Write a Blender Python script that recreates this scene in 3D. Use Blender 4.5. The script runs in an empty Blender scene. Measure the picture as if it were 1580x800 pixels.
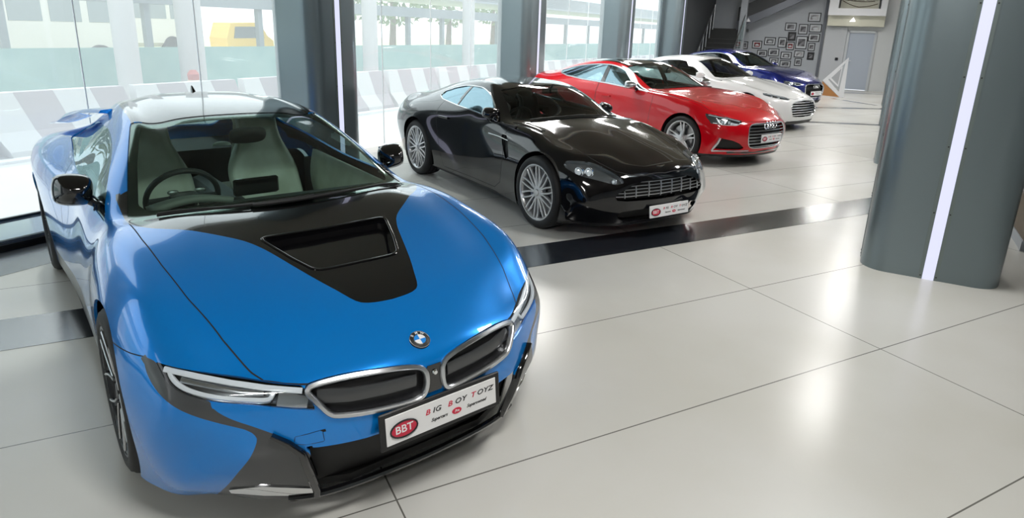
import bpy, bmesh, random
from mathutils import Vector, Matrix
random.seed(4)
scene=bpy.context.scene
# ---- camera
CAM_H=1.82663
cam_d=bpy.data.cameras.new('camera');cam=bpy.data.objects.new('camera',cam_d);scene.collection.objects.link(cam);scene.camera=cam
cam_d.sensor_width=36;cam_d.sensor_fit='HORIZONTAL';cam_d.lens=992.66/1580*36
cam_d.shift_x=(790-795.33)/1580;cam_d.shift_y=(331.67-400)/1580;cam_d.clip_start=.05;cam_d.clip_end=500
def _rot(pitch,roll,yaw):
    import math as m
    Rz=Matrix(((m.cos(yaw),m.sin(yaw),0),(-m.sin(yaw),m.cos(yaw),0),(0,0,1)))
    B=Matrix(((1,0,0),(0,0,-1),(0,1,0)))
    Rx=Matrix(((1,0,0),(0,m.cos(pitch),-m.sin(pitch)),(0,m.sin(pitch),m.cos(pitch))))
    Rr=Matrix(((m.cos(roll),-m.sin(roll),0),(m.sin(roll),m.cos(roll),0),(0,0,1)))
    return Rr@Rx@B@Rz
_R=_rot(.281948869,.0339293396,-.49181789)      # rows: camera right, down, forward in world axes
cam.matrix_world=Matrix(((_R[0][0],-_R[1][0],-_R[2][0],0),(_R[0][1],-_R[1][1],-_R[2][1],0),(_R[0][2],-_R[1][2],-_R[2][2],CAM_H),(0,0,0,1)))
# ---- exposure
scene.view_settings.view_transform='Standard'
scene.view_settings.look='None'
scene.view_settings.gamma=1;scene.view_settings.use_curve_mapping=False
scene.view_settings.exposure=0.30
import numpy as np, math
# ------------------------------------------------------------------ spline surfaces
def nat_spline(t, P, tt):
    """natural cubic spline through P(t) evaluated at tt; P (n, ...)"""
    t=np.asarray(t,float);P=np.asarray(P,float);n=len(t);h=np.diff(t)
    if n==2:
        w=((tt-t[0])/h[0]).reshape((-1,)+(1,)*(P.ndim-1));return P[0]*(1-w)+P[1]*w
    A=np.zeros((n,n));B=np.zeros_like(P);A[0,0]=A[-1,-1]=1
    for i in range(1,n-1):
        A[i,i-1]=h[i-1];A[i,i]=2*(h[i-1]+h[i]);A[i,i+1]=h[i]
        B[i]=6*((P[i+1]-P[i])/h[i]-(P[i]-P[i-1])/h[i-1])
    M=np.linalg.solve(A,B.reshape(n,-1)).reshape(P.shape)
    i=np.clip(np.searchsorted(t,tt,side='right')-1,0,n-2)
    sh=(-1,)+(1,)*(P.ndim-1);hi=h[i].reshape(sh);a=(t[i+1]-tt).reshape(sh);b=(tt-t[i]).reshape(sh)
    return (M[i]*a**3+M[i+1]*b**3)/(6*hi)+(P[i]/hi-M[i]*hi/6)*a+(P[i+1]/hi-M[i+1]*hi/6)*b
def piece_spline(P, idx, crease=()):
    """P (n,m,3) interpolated along axis 0 at fractional indices idx (chord-averaged parameters, split at creases)"""
    P=np.asarray(P,float);n=len(P);d=np.sqrt((np.diff(P,axis=0)**2).sum(-1))
    d=np.maximum(d.reshape(n-1,-1).mean(1)**0.8,1e-4);t=np.concatenate([[0],np.cumsum(d)])
    tt=np.interp(idx,np.arange(n),t);out=np.zeros((len(idx),)+P.shape[1:])
    ks=[0]+sorted(c for c in crease if 0<c<n-1)+[n-1]
    for a,b in zip(ks[:-1],ks[1:]):
        m=(idx>=a-1e-9)&(idx<=b+1e-9)
        out[m]=nat_spline(t[a:b+1],P[a:b+1],tt[m])
    return out
class PM:
    """polygon mesh with stored normals and (u,v); faces carry a tag"""
    def __init__(s): s.V=[];s.N=[];s.UV=[];s.F=[];s.T=[]
    def arr(s): return np.array(s.V)
    def cut(s,fn,mask=None):
        """fn(P(n,3),UV(n,2))->g ; splits masked faces along g=0"""
        P=np.array(s.V);UV=np.array(s.UV);g=fn(P,UV);g=np.where(np.abs(g)<1e-7,0.0,g);sg=np.sign(g)
        cand=[]
        for fi,f in enumerate(s.F):
            q=sg[f]
            if q.min()<0<q.max():
                if mask is None or mask(P[f].mean(0),UV[f].mean(0),s.T[fi]): cand.append(fi)
        edges={}
        for fi in cand:
            f=s.F[fi]
            for a,b in zip(f,f[1:]+f[:1]):
                if sg[a]*sg[b]<0:
                    e=(a,b) if a<b else (b,a)
                    edges.setdefault(e,None)
        if not edges: return
        ks=list(edges);A=np.array([e[0] for e in ks]);B=np.array([e[1] for e in ks])
        ta=np.zeros(len(ks));tb=np.ones(len(ks));ga=g[A].copy();gb=g[B].copy()
        for it in range(7):
            w=ga/(ga-gb) if it%2==0 else np.full(len(ks),.5)
            w=np.clip(w,.02,.98);t=ta+(tb-ta)*w
            gt=fn(P[A]*(1-t[:,None])+P[B]*t[:,None],UV[A]*(1-t[:,None])+UV[B]*t[:,None])
            same=np.sign(gt)==np.sign(ga)
            ta=np.where(same,t,ta);ga=np.where(same,gt,ga);tb=np.where(same,tb,t);gb=np.where(same,gb,gt)
        w=np.abs(ga)/(np.abs(ga)+np.abs(gb)+1e-15);t=ta+(tb-ta)*w
        Nn=np.array(s.N)
        for i,e in enumerate(ks):
            a,b=e;x=t[i];edges[e]=len(s.V)
            s.V.append(P[a]*(1-x)+P[b]*x);n=Nn[a]*(1-x)+Nn[b]*x;s.N.append(n/(np.linalg.norm(n)+1e-12));s.UV.append(UV[a]*(1-x)+UV[b]*x)
        sgl=list(sg)+[0]*len(ks);cs=set(cand);nf=[];nt=[]
        for fi,f in enumerate(s.F):
            g2=[];hit=False
            for a,b in zip(f,f[1:]+f[:1]):
                g2.append(a);e=(a,b) if a<b else (b,a)
                if e in edges: g2.append(edges[e]);hit=True
            if fi not in cs:
                nf.append(g2 if hit else f);nt.append(s.T[fi]);continue
            z=[i for i,a in enumerate(g2) if sgl[a]==0]
            if len(z)<2: nf.append(g2);nt.append(s.T[fi]);continue
            # split between consecutive zero vertices
            parts=[];n=len(g2)
            for j in range(len(z)):
                i0=z[j];i1=z[(j+1)%len(z)]
                if len(z)==2 or True:
                    seg=[];k=i0
                    while True:
                        seg.append(g2[k])
                        if k==i1 and len(seg)>1: break
                        k=(k+1)%n
                    if len(seg)>=3: parts.append(seg)
            if len(z)==2:
                for q in parts: nf.append(q);nt.append(s.T[fi])
            else:
                inner=[g2[i] for i in z]
                for q in parts: nf.append(q);nt.append(s.T[fi])
                if len(inner)>=3: nf.append(inner);nt.append(s.T[fi])
        s.F=nf;s.T=nt
    def tag(s,fn,name,mask=None):
        P=np.array(s.V);UV=np.array(s.UV)
        C=np.array([P[f].mean(0) for f in s.F]);CU=np.array([UV[f].mean(0) for f in s.F]);g=fn(C,CU)
        for i in range(len(s.F)):
            if g[i]<0 and (mask is None or mask(C[i],CU[i],s.T[i])): s.T[i]=name
    def clean(s,name,back="body",ratio=.06):
        """small stray islands of a tag go back to the surrounding tag"""
        idx=[i for i,t in enumerate(s.T) if t==name]
        if not idx:return
        par={}
        def fd(a):
            while par[a]!=a: par[a]=par[par[a]];a=par[a]
            return a
        for i in idx:
            f=s.F[i]
            for a,b in zip(f,f[1:]+f[:1]): par.setdefault((min(a,b),max(a,b)),(min(a,b),max(a,b)))
            es=[(min(a,b),max(a,b)) for a,b in zip(f,f[1:]+f[:1])];r=fd(es[0])
            for e in es[1:]: par[fd(e)]=r
        grp={}
        for i in idx: grp.setdefault(fd((min(s.F[i][0],s.F[i][1]),max(s.F[i][0],s.F[i][1]))),[]).append(i)
        big=max(len(g) for g in grp.values())
        for g in grp.values():
            if len(g)<max(3,ratio*big):
                for i in g:s.T[i]=back
    def region(s,fn,name,mask=None,clean=True):
        old=list(s.T) if False else None
        s.cut(fn,mask);s.tag(fn,name,mask)
        if clean: s.clean(name)
    def groove(s,fn,w=.0025,mask=None,name='seam',depth=.005):
        s.cut(fn,mask);s.cut(lambda P,U:fn(P,U)-w,mask);s.cut(lambda P,U:fn(P,U)+w,mask)
        s.tag(lambda P,U:np.abs(fn(P,U))-w,name,mask)
    def sub(s,names):
        if isinstance(names,str): names=(names,)
        r=PM();mp={}
        for f,t in zip(s.F,s.T):
            if t in names:
                q=[]
                for a in f:
                    if a not in mp: mp[a]=len(r.V);r.V.append(s.V[a]);r.N.append(s.N[a]);r.UV.append(s.UV[a])
                    q.append(mp[a])
                r.F.append(q);r.T.append(t)
        return r
    def offset(s,d):
        r=PM();r.V=[v+n*d for v,n in zip(s.V,s.N)];r.N=list(s.N);r.UV=list(s.UV);r.F=[list(f) for f in s.F];r.T=list(s.T);return r
    def flip(s):
        s.F=[f[::-1] for f in s.F];s.N=[-n for n in s.N];return s
    def shift(s,d):
        s.V=[v+np.array(d) for v in s.V];return s
    def boundary(s):
        c={}
        for f in s.F:
            for a,b in zip(f,f[1:]+f[:1]): c[(a,b)]=c.get((a,b),0)+1
        return [e for e in c if (e[1],e[0]) not in c]
    def rim(s,d,tag=None,direction=None,skip=None):
        """walls going inwards by d from every open edge"""
        mp={}
        for a,b in s.boundary():
            if skip is not None and skip(s.V[a],s.V[b]): continue
            da=direction if direction is not None else -s.N[a];db=direction if direction is not None else -s.N[b]
            va,vb=s.V[a],s.V[b];wa=va+np.array(da)*d;wb=vb+np.array(db)*d
            n=np.cross(wa-va,vb-va);l=np.linalg.norm(n)
            if l<1e-12: continue
            n/=l;i=len(s.V);s.V+= [va,vb,wb,wa];s.N+=[n]*4;s.UV+=[s.UV[a],s.UV[b],s.UV[b],s.UV[a]]
            s.F.append([i+1,i,i+3,i+2]);s.T.append(tag or (s.T[0] if s.T else ''));
        return s
    def join(s,o):
        k=len(s.V);s.V+=o.V;s.N+=o.N;s.UV+=o.UV;s.F+=[[a+k for a in f] for f in o.F];s.T+=o.T;return s
def net_mesh(rows,nu,nv,creases_v=(),creases_u=(),tag='body'):
    """rows: list of lists of half points (x,y>=0,z) k=0..K. Full surface mirrored about y=0."""
    H=np.array(rows,float);R,K=H.shape[:2];K-=1
    L=H[:,1:][:,::-1].copy();L[:,:,1]*=-1
    H0=H.copy();G=np.concatenate([L,H0],1)     # (R,2K+1,3)  index j -> k=j-K
    iu=[];
    for i in range(R-1):
        n=nu[i] if hasattr(nu,'__len__') else nu
        iu+=list(i+np.arange(n)/n)
    iu=np.array(iu+[R-1.0])
    hv=[]
    for k in range(K):
        n=nv[k] if hasattr(nv,'__len__') else nv
        hv+=list(k+np.arange(n)/n)
    hv=np.array(hv+[float(K)]);iv=np.concatenate([-hv[:0:-1],hv])+K
    S=piece_spline(G,iu,creases_u)              # (nU,2K+1,3)
    S=piece_spline(S.transpose(1,0,2),iv,[K+c for c in creases_v]+[K-c for c in creases_v]).transpose(1,0,2)
    nU,nV=S.shape[:2];nVh=nV//2
    S[:,nVh,1]=0
    # normals from finite differences of the smooth surface
    du=np.gradient(S,axis=0);dv=np.gradient(S,axis=1)
    N=np.cross(du,dv);N/=np.linalg.norm(N,axis=2,keepdims=True)+1e-12
    m=PM()
    cen=np.array([S[...,0].mean(),0,.45])
    if ((S-cen)*N).sum(-1).mean()<0: N=-N;flip=True
    else: flip=False
    m.V=[p for p in S.reshape(-1,3)];m.N=[n for n in N.reshape(-1,3)]
    U,W=np.meshgrid(iu,iv-K,indexing='ij');m.UV=[np.array(q) for q in np.stack([U,W],-1).reshape(-1,2)]
    for i in range(nU-1):
        for j in range(nV-1):
            a=i*nV+j;f=[a,a+nV,a+nV+1,a+1]
            m.F.append(f[::-1] if flip else f);m.T.append(tag)
    # match winding to normals
    f=m.F[len(m.F)//3];p=[m.V[i] for i in f];n=np.cross(p[2]-p[0],p[3]-p[1])
    if n@m.N[f[0]]<0: m.F=[f[::-1] for f in m.F]
    return m
# ------------------------------------------------------------------ 2D regions
def poly_sdf(pts,q):
    """signed distance (neg inside) of q (n,2) to closed polygon"""
    p=np.asarray(pts,float);a=p;b=np.roll(p,-1,0);e=b-a
    w=q[:,None,:]-a[None];L=(e**2).sum(1)+1e-15
    t=np.clip((w*e).sum(-1)/L,0,1);d=np.sqrt((((w-e*t[...,None]))**2).sum(-1)).min(1)
    ay=a[:,1];by=b[:,1];c=((ay[None]>q[:,1:2])!=(by[None]>q[:,1:2]))
    with np.errstate(divide='ignore',invalid='ignore'):
        xi=a[:,0]+(q[:,1:2]-ay)*(b[:,0]-a[:,0])/np.where(by-ay==0,1e-12,by-ay)
    ins=((c&(q[:,0:1]<xi)).sum(1)%2)==1
    return np.where(ins,-d,d)
def dom(name,P,U):
    if name=='top': return np.stack([P[:,0],np.abs(P[:,1])],1)
    if name=='front': return np.stack([np.abs(P[:,1]),P[:,2]],1)
    if name=='side': return P[:,[0,2]]
    if name=='uv': return np.stack([U[:,0],np.abs(U[:,1])],1)
    if name=='topf': return P[:,:2]
def region_fn(name,pts,grow=0.):
    pts=np.array(pts,float)
    return lambda P,U: poly_sdf(pts,dom(name,P,U))-grow
def circle_fn(cx,cz,r): return lambda P,U: np.hypot(P[:,0]-cx,P[:,2]-cz)-r
def round_poly(pts,r,n=5):
    """round every corner of a 2D polygon by radius-like distance r (scalar or list)"""
    P=[np.array(p,float) for p in pts];out=[];m=len(P)
    for i,p in enumerate(P):
        a=P[i-1];b=P[(i+1)%m];ri=r[i] if hasattr(r,'__len__') else r
        da=a-p;db=b-p;la=np.linalg.norm(da);lb=np.linalg.norm(db);q=min(ri,la*.45,lb*.45)
        A=p+da/la*q;B=p+db/lb*q
        for k in range(n+1):
            t=k/n;out.append((1-t)**2*A+2*t*(1-t)*p+t*t*B)
    return [tuple(o) for o in out]
def smooth_closed(pts,n=6):
    """Catmull-Rom closed curve through points (2D/3D)"""
    P=np.array(pts,float);m=len(P);out=[]
    for i in range(m):
        p0,p1,p2,p3=P[i-1],P[i],P[(i+1)%m],P[(i+2)%m]
        for k in range(n):
            t=k/n;out.append(.5*((2*p1)+(-p0+p2)*t+(2*p0-5*p1+4*p2-p3)*t*t+(-p0+3*p1-3*p2+p3)*t**3))
    return np.array(out)
def smooth_open(pts,n=6):
    P=np.array(pts,float);return nat_spline(np.arange(len(P)),P,np.linspace(0,len(P)-1,(len(P)-1)*n+1))
COL=scene.collection
def link(o,parent=None):
    COL.objects.link(o)
    if parent is not None: o.parent=parent
    return o
def empty(name,loc=(0,0,0),rz=0,label=None,cat=None,group=None,kind=None,scale=None):
    o=bpy.data.objects.new(name,None);o.empty_display_size=.1;o.location=loc;o.rotation_euler=(0,0,rz);COL.objects.link(o)
    tag(o,label,cat,group,kind);return o
def tag(o,label=None,cat=None,group=None,kind=None):
    if label:o['label']=label
    if cat:o['category']=cat
    if group:o['group']=group
    if kind:o['kind']=kind
    return o
def copy_tree(o,parent=None):
    c=o.copy();COL.objects.link(c)
    if parent is not None:c.parent=parent
    for ch in list(o.children): copy_tree(ch,c)
    return c
def setmats(me,mats):
    for m in (mats if isinstance(mats,(list,tuple)) else [mats]): me.materials.append(m)
def pm_obj(name,pm,mats,parent=None,tagmat=None):
    """PM -> object with stored custom normals"""
    me=bpy.data.meshes.new(name);F=[f for f in pm.F if len(set(f))>=3]
    T=[t for f,t in zip(pm.F,pm.T) if len(set(f))>=3]
    me.from_pydata([tuple(v) for v in pm.V],[],F)
    setmats(me,mats)
    me.polygons.foreach_set('use_smooth',[True]*len(me.polygons))
    if tagmat:
        for p,t in zip(me.polygons,T): p.material_index=tagmat.get(t,0)
    me.normals_split_custom_set_from_vertices([tuple(n) for n in pm.N])
    me.update();o=bpy.data.objects.new(name,me);return link(o,parent)
def raw_obj(name,V,F,mats,parent=None,smooth=True,mi=None,angle=35):
    me=bpy.data.meshes.new(name);me.from_pydata([tuple(map(float,v)) for v in V],[],[list(map(int,f)) for f in F]);setmats(me,mats)
    if mi: 
        for p,i in zip(me.polygons,mi): p.material_index=i
    b=bmesh.new();b.from_mesh(me);bmesh.ops.remove_doubles(b,verts=b.verts,dist=1e-5);bmesh.ops.recalc_face_normals(b,faces=b.faces)
    ang=math.radians(angle)
    for f in b.faces:f.smooth=smooth
    for e in b.edges:
        if len(e.link_faces)==2 and e.calc_face_angle(0)>ang: e.smooth=False
    b.to_mesh(me);b.free();o=bpy.data.objects.new(name,me);return link(o,parent)
class MB:
    """collects simple solids into one mesh"""
    def __init__(s): s.V=[];s.F=[];s.M=[];s.m=0
    def add(s,V,F):
        k=len(s.V);s.V+=[tuple(v) for v in V];s.F+=[[i+k for i in f] for f in F];s.M+=[s.m]*len(F);return s
    def box(s,c,d,rot=None,bev=0.):
        x,y,z=[a/2 for a in d]
        if bev>0:
            b=bev;P=[(-x+b,-y),(x-b,-y),(x,-y+b),(x,y-b),(x-b,y),(-x+b,y),(-x,y-b),(-x,-y+b)]
            V=[];
            for zz,k in ((-z,b),(-z+b,0),(z-b,0),(z,b)):
                for (px,py) in P:
                    V.append((px-math.copysign(min(k,abs(px)),px),py-math.copysign(min(k,abs(py)),py),zz))
            F=[[i+8*l,(i+1)%8+8*l,(i+1)%8+8*l+8,i+8*l+8] for l in range(3) for i in range(8)]+[list(range(8))[::-1],[24+i for i in range(8)]]
        else:
            V=[(sx*x,sy*y,sz*z) for sz in(-1,1) for sy in(-1,1) for sx in(-1,1)]
            F=[[0,2,3,1],[4,5,7,6],[0,1,5,4],[2,6,7,3],[0,4,6,2],[1,3,7,5]]
        R=rot if rot is not None else Matrix.Identity(3);c=Vector(c)
        return s.add([c+R@Vector(v) for v in V],F)
    def tube(s,P,r,n=8,closed=False,cap=True,flat=None,up=(0,0,1)):
        """sweep; r scalar/list; flat=(w,h) elliptical/rect half sizes as profile list of (a,b)"""
        P=[Vector(p) for p in P];m=len(P);rs=r if hasattr(r,'__len__') else [r]*m
        prof=flat if flat else [(math.cos(2*math.pi*i/n),math.sin(2*math.pi*i/n)) for i in range(n)];n=len(prof)
        V=[];u=None
        for i,p in enumerate(P):
            a=P[i-1] if (i>0 or closed) else p;b=P[(i+1)%m] if (i<m-1 or closed) else p
            t=(b-a).normalized()
            if u is None:
                q=Vector(up);q=q-t*q.dot(t)
                if q.length<1e-4:q=Vector((1,0,0))-t*t.x
                u=q.normalized()
            else:
                q=u-t*u.dot(t);u=q.normalized() if q.length>1e-6 else u
            w=t.cross(u)
            for (x,y) in prof: V.append(p+w*(x*rs[i])+u*(y*rs[i]))
        F=[]
        for i in range(m if closed else m-1):
            for j in range(n): F.append([i*n+j,i*n+(j+1)%n,((i+1)%m)*n+(j+1)%n,((i+1)%m)*n+j])
        if cap and not closed: F+= [list(range(n))[::-1],[(m-1)*n+j for j in range(n)]]
        return s.add(V,F)
    def lathe(s,prof,n=48,axis='y',c=(0,0,0),a0=0,a1=2*math.pi):
        """prof (radius, offset along axis)"""
        full=abs(a1-a0-2*math.pi)<1e-6;m=n if full else n+1;V=[]
        for i in range(m):
            a=a0+(a1-a0)*i/n;ca,sa=math.cos(a),math.sin(a)
            for (r,h) in prof:
                if axis=='y':V.append((c[0]+r*ca,c[1]+h,c[2]+r*sa))
                elif axis=='z':V.append((c[0]+r*ca,c[1]+r*sa,c[2]+h))
                else:V.append((c[0]+h,c[1]+r*ca,c[2]+r*sa))
        k=len(prof);F=[]
        for i in range(n):
            for j in range(k-1):
                a=i*k+j;b=((i+1)%m)*k+j;F.append([a,b,b+1,a+1])
        return s.add(V,F)
    def prism(s,poly,z0,z1,tr=None):
        n=len(poly);V=[(x,y,z0) for x,y in poly]+[(x,y,z1) for x,y in poly]
        if tr:V=[tr(v) for v in V]
        return s.add(V,[list(range(n))[::-1],[n+i for i in range(n)]]+[[i,(i+1)%n,n+(i+1)%n,n+i] for i in range(n)])
    def grid(s,fn,nu,nv):
        V=[fn(i/nu,j/nv) for i in range(nu+1) for j in range(nv+1)]
        return s.add(V,[[i*(nv+1)+j,i*(nv+1)+j+1,(i+1)*(nv+1)+j+1,(i+1)*(nv+1)+j] for i in range(nu) for j in range(nv)])
    def build(s,name,mats,parent=None,smooth=True,angle=35,sub=0,bevel=0,mod=None):
        o=raw_obj(name,s.V,s.F,mats,parent,smooth,s.M if s.m or any(s.M) else None,angle)
        if bevel:
            md=o.modifiers.new('b','BEVEL');md.width=bevel;md.segments=2;md.limit_method='ANGLE';md.angle_limit=.6;md.harden_normals=False
        if sub:
            md=o.modifiers.new('s','SUBSURF');md.levels=sub;md.render_levels=sub
        return o
# ---------------- materials
def mat(name,col=(.5,.5,.5),rough=.5,metal=0.,spec=.5,coat=0.,coat_rough=.03,emit=None,estr=0.,alpha=1.,trans=0.,ior=1.5,sheen=0,bump=0,bscale=60,flake=None,noise=None):
    m=bpy.data.materials.new(name);m.use_nodes=True;nt=m.node_tree;b=nt.nodes['Principled BSDF'];I=b.inputs
    I['Base Color'].default_value=(*col,1);I['Roughness'].default_value=rough;I['Metallic'].default_value=metal
    I['Specular IOR Level'].default_value=spec;I['Coat Weight'].default_value=coat;I['Coat Roughness'].default_value=coat_rough
    I['IOR'].default_value=ior;I['Transmission Weight'].default_value=trans;I['Alpha'].default_value=alpha
    if emit:I['Emission Color'].default_value=(*emit,1);I['Emission Strength'].default_value=estr
    if noise:
        tc=nt.nodes.new('ShaderNodeTexCoord');n=nt.nodes.new('ShaderNodeTexNoise');n.inputs['Scale'].default_value=noise[0];n.inputs['Detail'].default_value=6
        r=nt.nodes.new('ShaderNodeValToRGB');r.color_ramp.elements[0].color=(*noise[1],1);r.color_ramp.elements[1].color=(*noise[2],1)
        r.color_ramp.elements[0].position=.35;r.color_ramp.elements[1].position=.65
        nt.links.new(tc.outputs['Object'],n.inputs['Vector']);nt.links.new(n.outputs['Fac'],r.inputs['Fac']);nt.links.new(r.outputs['Color'],I['Base Color'])
    if bump:
        tc=nt.nodes.new('ShaderNodeTexCoord');n=nt.nodes.new('ShaderNodeTexNoise');n.inputs['Scale'].default_value=bscale
        bp=nt.nodes.new('ShaderNodeBump');bp.inputs['Strength'].default_value=bump;bp.inputs['Distance'].default_value=.01
        nt.links.new(tc.outputs['Object'],n.inputs['Vector']);nt.links.new(n.outputs['Fac'],bp.inputs['Height']);nt.links.new(bp.outputs['Normal'],I['Normal'])
    return m
def thin_glass(name,tint=(.8,.9,.85),rough=0.0,refl=(1,1,1),f0=.045):
    """pane: tinted see-through plus a fresnel (Schlick) reflection that is the same from both sides"""
    m=bpy.data.materials.new(name);m.use_nodes=True;nt=m.node_tree;nt.nodes.clear();N=nt.nodes.new;L=nt.links.new
    o=N('ShaderNodeOutputMaterial');t=N('ShaderNodeBsdfTransparent');g=N('ShaderNodeBsdfGlossy');mx=N('ShaderNodeMixShader');ge=N('ShaderNodeNewGeometry')
    d=N('ShaderNodeVectorMath');d.operation='DOT_PRODUCT';L(ge.outputs['Incoming'],d.inputs[0]);L(ge.outputs['Normal'],d.inputs[1])
    def M_(op,a,b=None):
        n=N('ShaderNodeMath');n.operation=op
        for k,v in enumerate((a,b)):
            if v is None: continue
            if isinstance(v,(int,float)): n.inputs[k].default_value=v
            else: L(v,n.inputs[k])
        return n.outputs[0]
    a=M_('SUBTRACT',1.0,M_('ABSOLUTE',d.outputs['Value']));f=M_('ADD',M_('MULTIPLY',M_('POWER',a,5.0),1-f0),f0)
    t.inputs['Color'].default_value=(*tint,1);g.inputs['Roughness'].default_value=rough;g.inputs['Color'].default_value=(*refl,1)
    L(f,mx.inputs[0]);L(t.outputs[0],mx.inputs[1]);L(g.outputs[0],mx.inputs[2]);L(mx.outputs[0],o.inputs[0]);return m
# ---- building axes: s along the window wall, d towards the window wall
_a=math.radians(33);AX=Vector((math.cos(_a),math.sin(_a),0));NX=Vector((-AX.y,AX.x,0));RB=Matrix((AX,NX,Vector((0,0,1)))).transposed()
def W(s,d,z=0.): return AX*s+NX*d+Vector((0,0,z))
def wbox(b,s0,s1,d0,d1,z0,z1,bev=0.): b.box(W((s0+s1)/2,(d0+d1)/2,(z0+z1)/2),(abs(s1-s0),abs(d1-d0),abs(z1-z0)),RB,bev);return b
def struct(o): o['kind']='structure';return o
# ---- sky and daylight
w=bpy.data.worlds.new('sky');scene.world=w;w.use_nodes=True;nt=w.node_tree;bg=nt.nodes['Background']
bg.inputs[0].default_value=(.93,.97,1.0,1);bg.inputs[1].default_value=1.62
sun_d=bpy.data.lights.new('sun','SUN');sun_d.energy=1.3;sun_d.angle=math.radians(3);sun_d.color=(1,.96,.9)
sun=bpy.data.objects.new('sun',sun_d);COL.objects.link(sun);sun.rotation_euler=(math.radians(42),0,_a+math.radians(150))
CEIL=3.75
S0,S1,D0,D1=-7.,28.,-6.5,6.42
def lamp(s,d,z,sx,sd,power,col=(1,1,1),parent=None):
    l=bpy.data.lights.new('fill_lamp','AREA');l.shape='RECTANGLE';l.size=sx;l.size_y=sd;l.energy=power;l.color=col
    o=bpy.data.objects.new('fill_lamp',l);COL.objects.link(o)
    if parent: o.parent=parent;o.location=(0,0,z)
    else:o.location=W(s,d,z);o.rotation_euler=(0,0,_a)
    return o
# ---- materials of the room
def floor_mat():
    m=bpy.data.materials.new('polished_slab_floor');m.use_nodes=True;nt=m.node_tree;b=nt.nodes['Principled BSDF'];L=nt.links;N=nt.nodes.new
    tc=N('ShaderNodeTexCoord');sp=N('ShaderNodeSeparateXYZ');L.new(tc.outputs['Object'],sp.inputs[0])
    def joint(out,off,pitch,wd):
        a=N('ShaderNodeMath');a.operation='SUBTRACT';L.new(out,a.inputs[0]);a.inputs[1].default_value=off-pitch/2
        q=N('ShaderNodeMath');q.operation='PINGPONG';q.inputs[1].default_value=pitch/2;L.new(a.outputs[0],q.inputs[0])
        c=N('ShaderNodeMath');c.operation='GREATER_THAN';c.inputs[1].default_value=pitch/2-wd;L.new(q.outputs[0],c.inputs[0]);return c
    jy=joint(sp.outputs['Y'],3.14,1.04,.0035);jx=joint(sp.outputs['X'],.63,3.08,.0035)
    mx=N('ShaderNodeMath');mx.operation='MAXIMUM';L.new(jy.outputs[0],mx.inputs[0]);L.new(jx.outputs[0],mx.inputs[1])
    n=N('ShaderNodeTexNoise');n.inputs['Scale'].default_value=.55;n.inputs['Detail'].default_value=5;L.new(tc.outputs['Object'],n.inputs['Vector'])
    r=N('ShaderNodeValToRGB');r.color_ramp.elements[0].color=(.62,.61,.565,1);r.color_ramp.elements[1].color=(.68,.675,.65,1);r.color_ramp.elements[0].position=.38;r.color_ramp.elements[1].position=.62
    L.new(n.outputs['Fac'],r.inputs['Fac'])
    mc=N('ShaderNodeMix');mc.data_type='RGBA';L.new(mx.outputs[0],mc.inputs[0]);L.new(r.outputs['Color'],mc.inputs[6]);mc.inputs[7].default_value=(.16,.155,.14,1)
    L.new(mc.outputs[2],b.inputs['Base Color']);b.inputs['Roughness'].default_value=.24;b.inputs['Specular IOR Level'].default_value=.42


    return m
RM=dict(floor=floor_mat(),band=mat('dark_floor_band',(.020,.024,.032),.20,0,.8,.8,.20,ior=1.6),clad=mat('pillar_cladding',(.20,.245,.265),.30,.6,.5,.15,.2),
 plinth=mat('polished_plinth',(.58,.68,.80),.07,.9),black=mat('black_frame',(.01,.011,.012),.3),
 ceil=mat('ceiling_paint',(.20,.18,.13),.6),wall=mat('pale_wall',(.60,.62,.63),.30,0,.5,.4,.1),grey=mat('grey_wall',(.36,.385,.42),.40,0,.5,.2,.2),dark=mat('dark_wall',(.03,.033,.036),.5),
 led=mat('light_strip',(.12,.12,.15),.5,emit=(.74,.76,1.),estr=.80),chan=mat('strip_channel',(.20,.24,.24),.4,.6),screw=mat('screw_head',(.05,.05,.05),.4,.8),
 warm=mat('cove_light',(1,.9,.6),.4,emit=(1.,.86,.52),estr=4.5),panel=mat('fill_panel_glow',(1,1,1),.4,emit=(1,.98,.94),estr=3.5),
 steel=mat('brushed_steel',(.55,.56,.58),.3,1.),stair=mat('dark_stone_step',(.035,.036,.036),.35),string=mat('stringer_steel',(.12,.13,.15),.4,.4),
 white=mat('white_board',(.82,.83,.86),.4),orange=mat('orange_board',(.45,.20,.06),.5),brown=mat('brown_wood',(.10,.065,.03),.45),door=mat('door_blue_grey',(.42,.47,.55),.35),
 cream=mat('cream_wall',(.62,.61,.50),.45),tealglass=thin_glass('stair_glass',(.75,.85,.84)))
# pale veil in the shop glass imitates the haze of overexposure and reflections
def shop_glass():
    m=thin_glass('shopfront_glass',(.94,.985,.985),f0=.025);nt=m.node_tree;out=[n for n in nt.nodes if n.type=='OUTPUT_MATERIAL'][0];src=out.inputs[0].links[0].from_socket
    t=nt.nodes.new('ShaderNodeBsdfTranslucent');t.inputs[0].default_value=(.92,.95,.97,1);x=nt.nodes.new('ShaderNodeMixShader');x.inputs[0].default_value=.17
    nt.links.new(src,x.inputs[1]);nt.links.new(t.outputs[0],x.inputs[2]);nt.links.new(x.outputs[0],out.inputs[0]);return m
RM['glass']=shop_glass()
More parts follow.
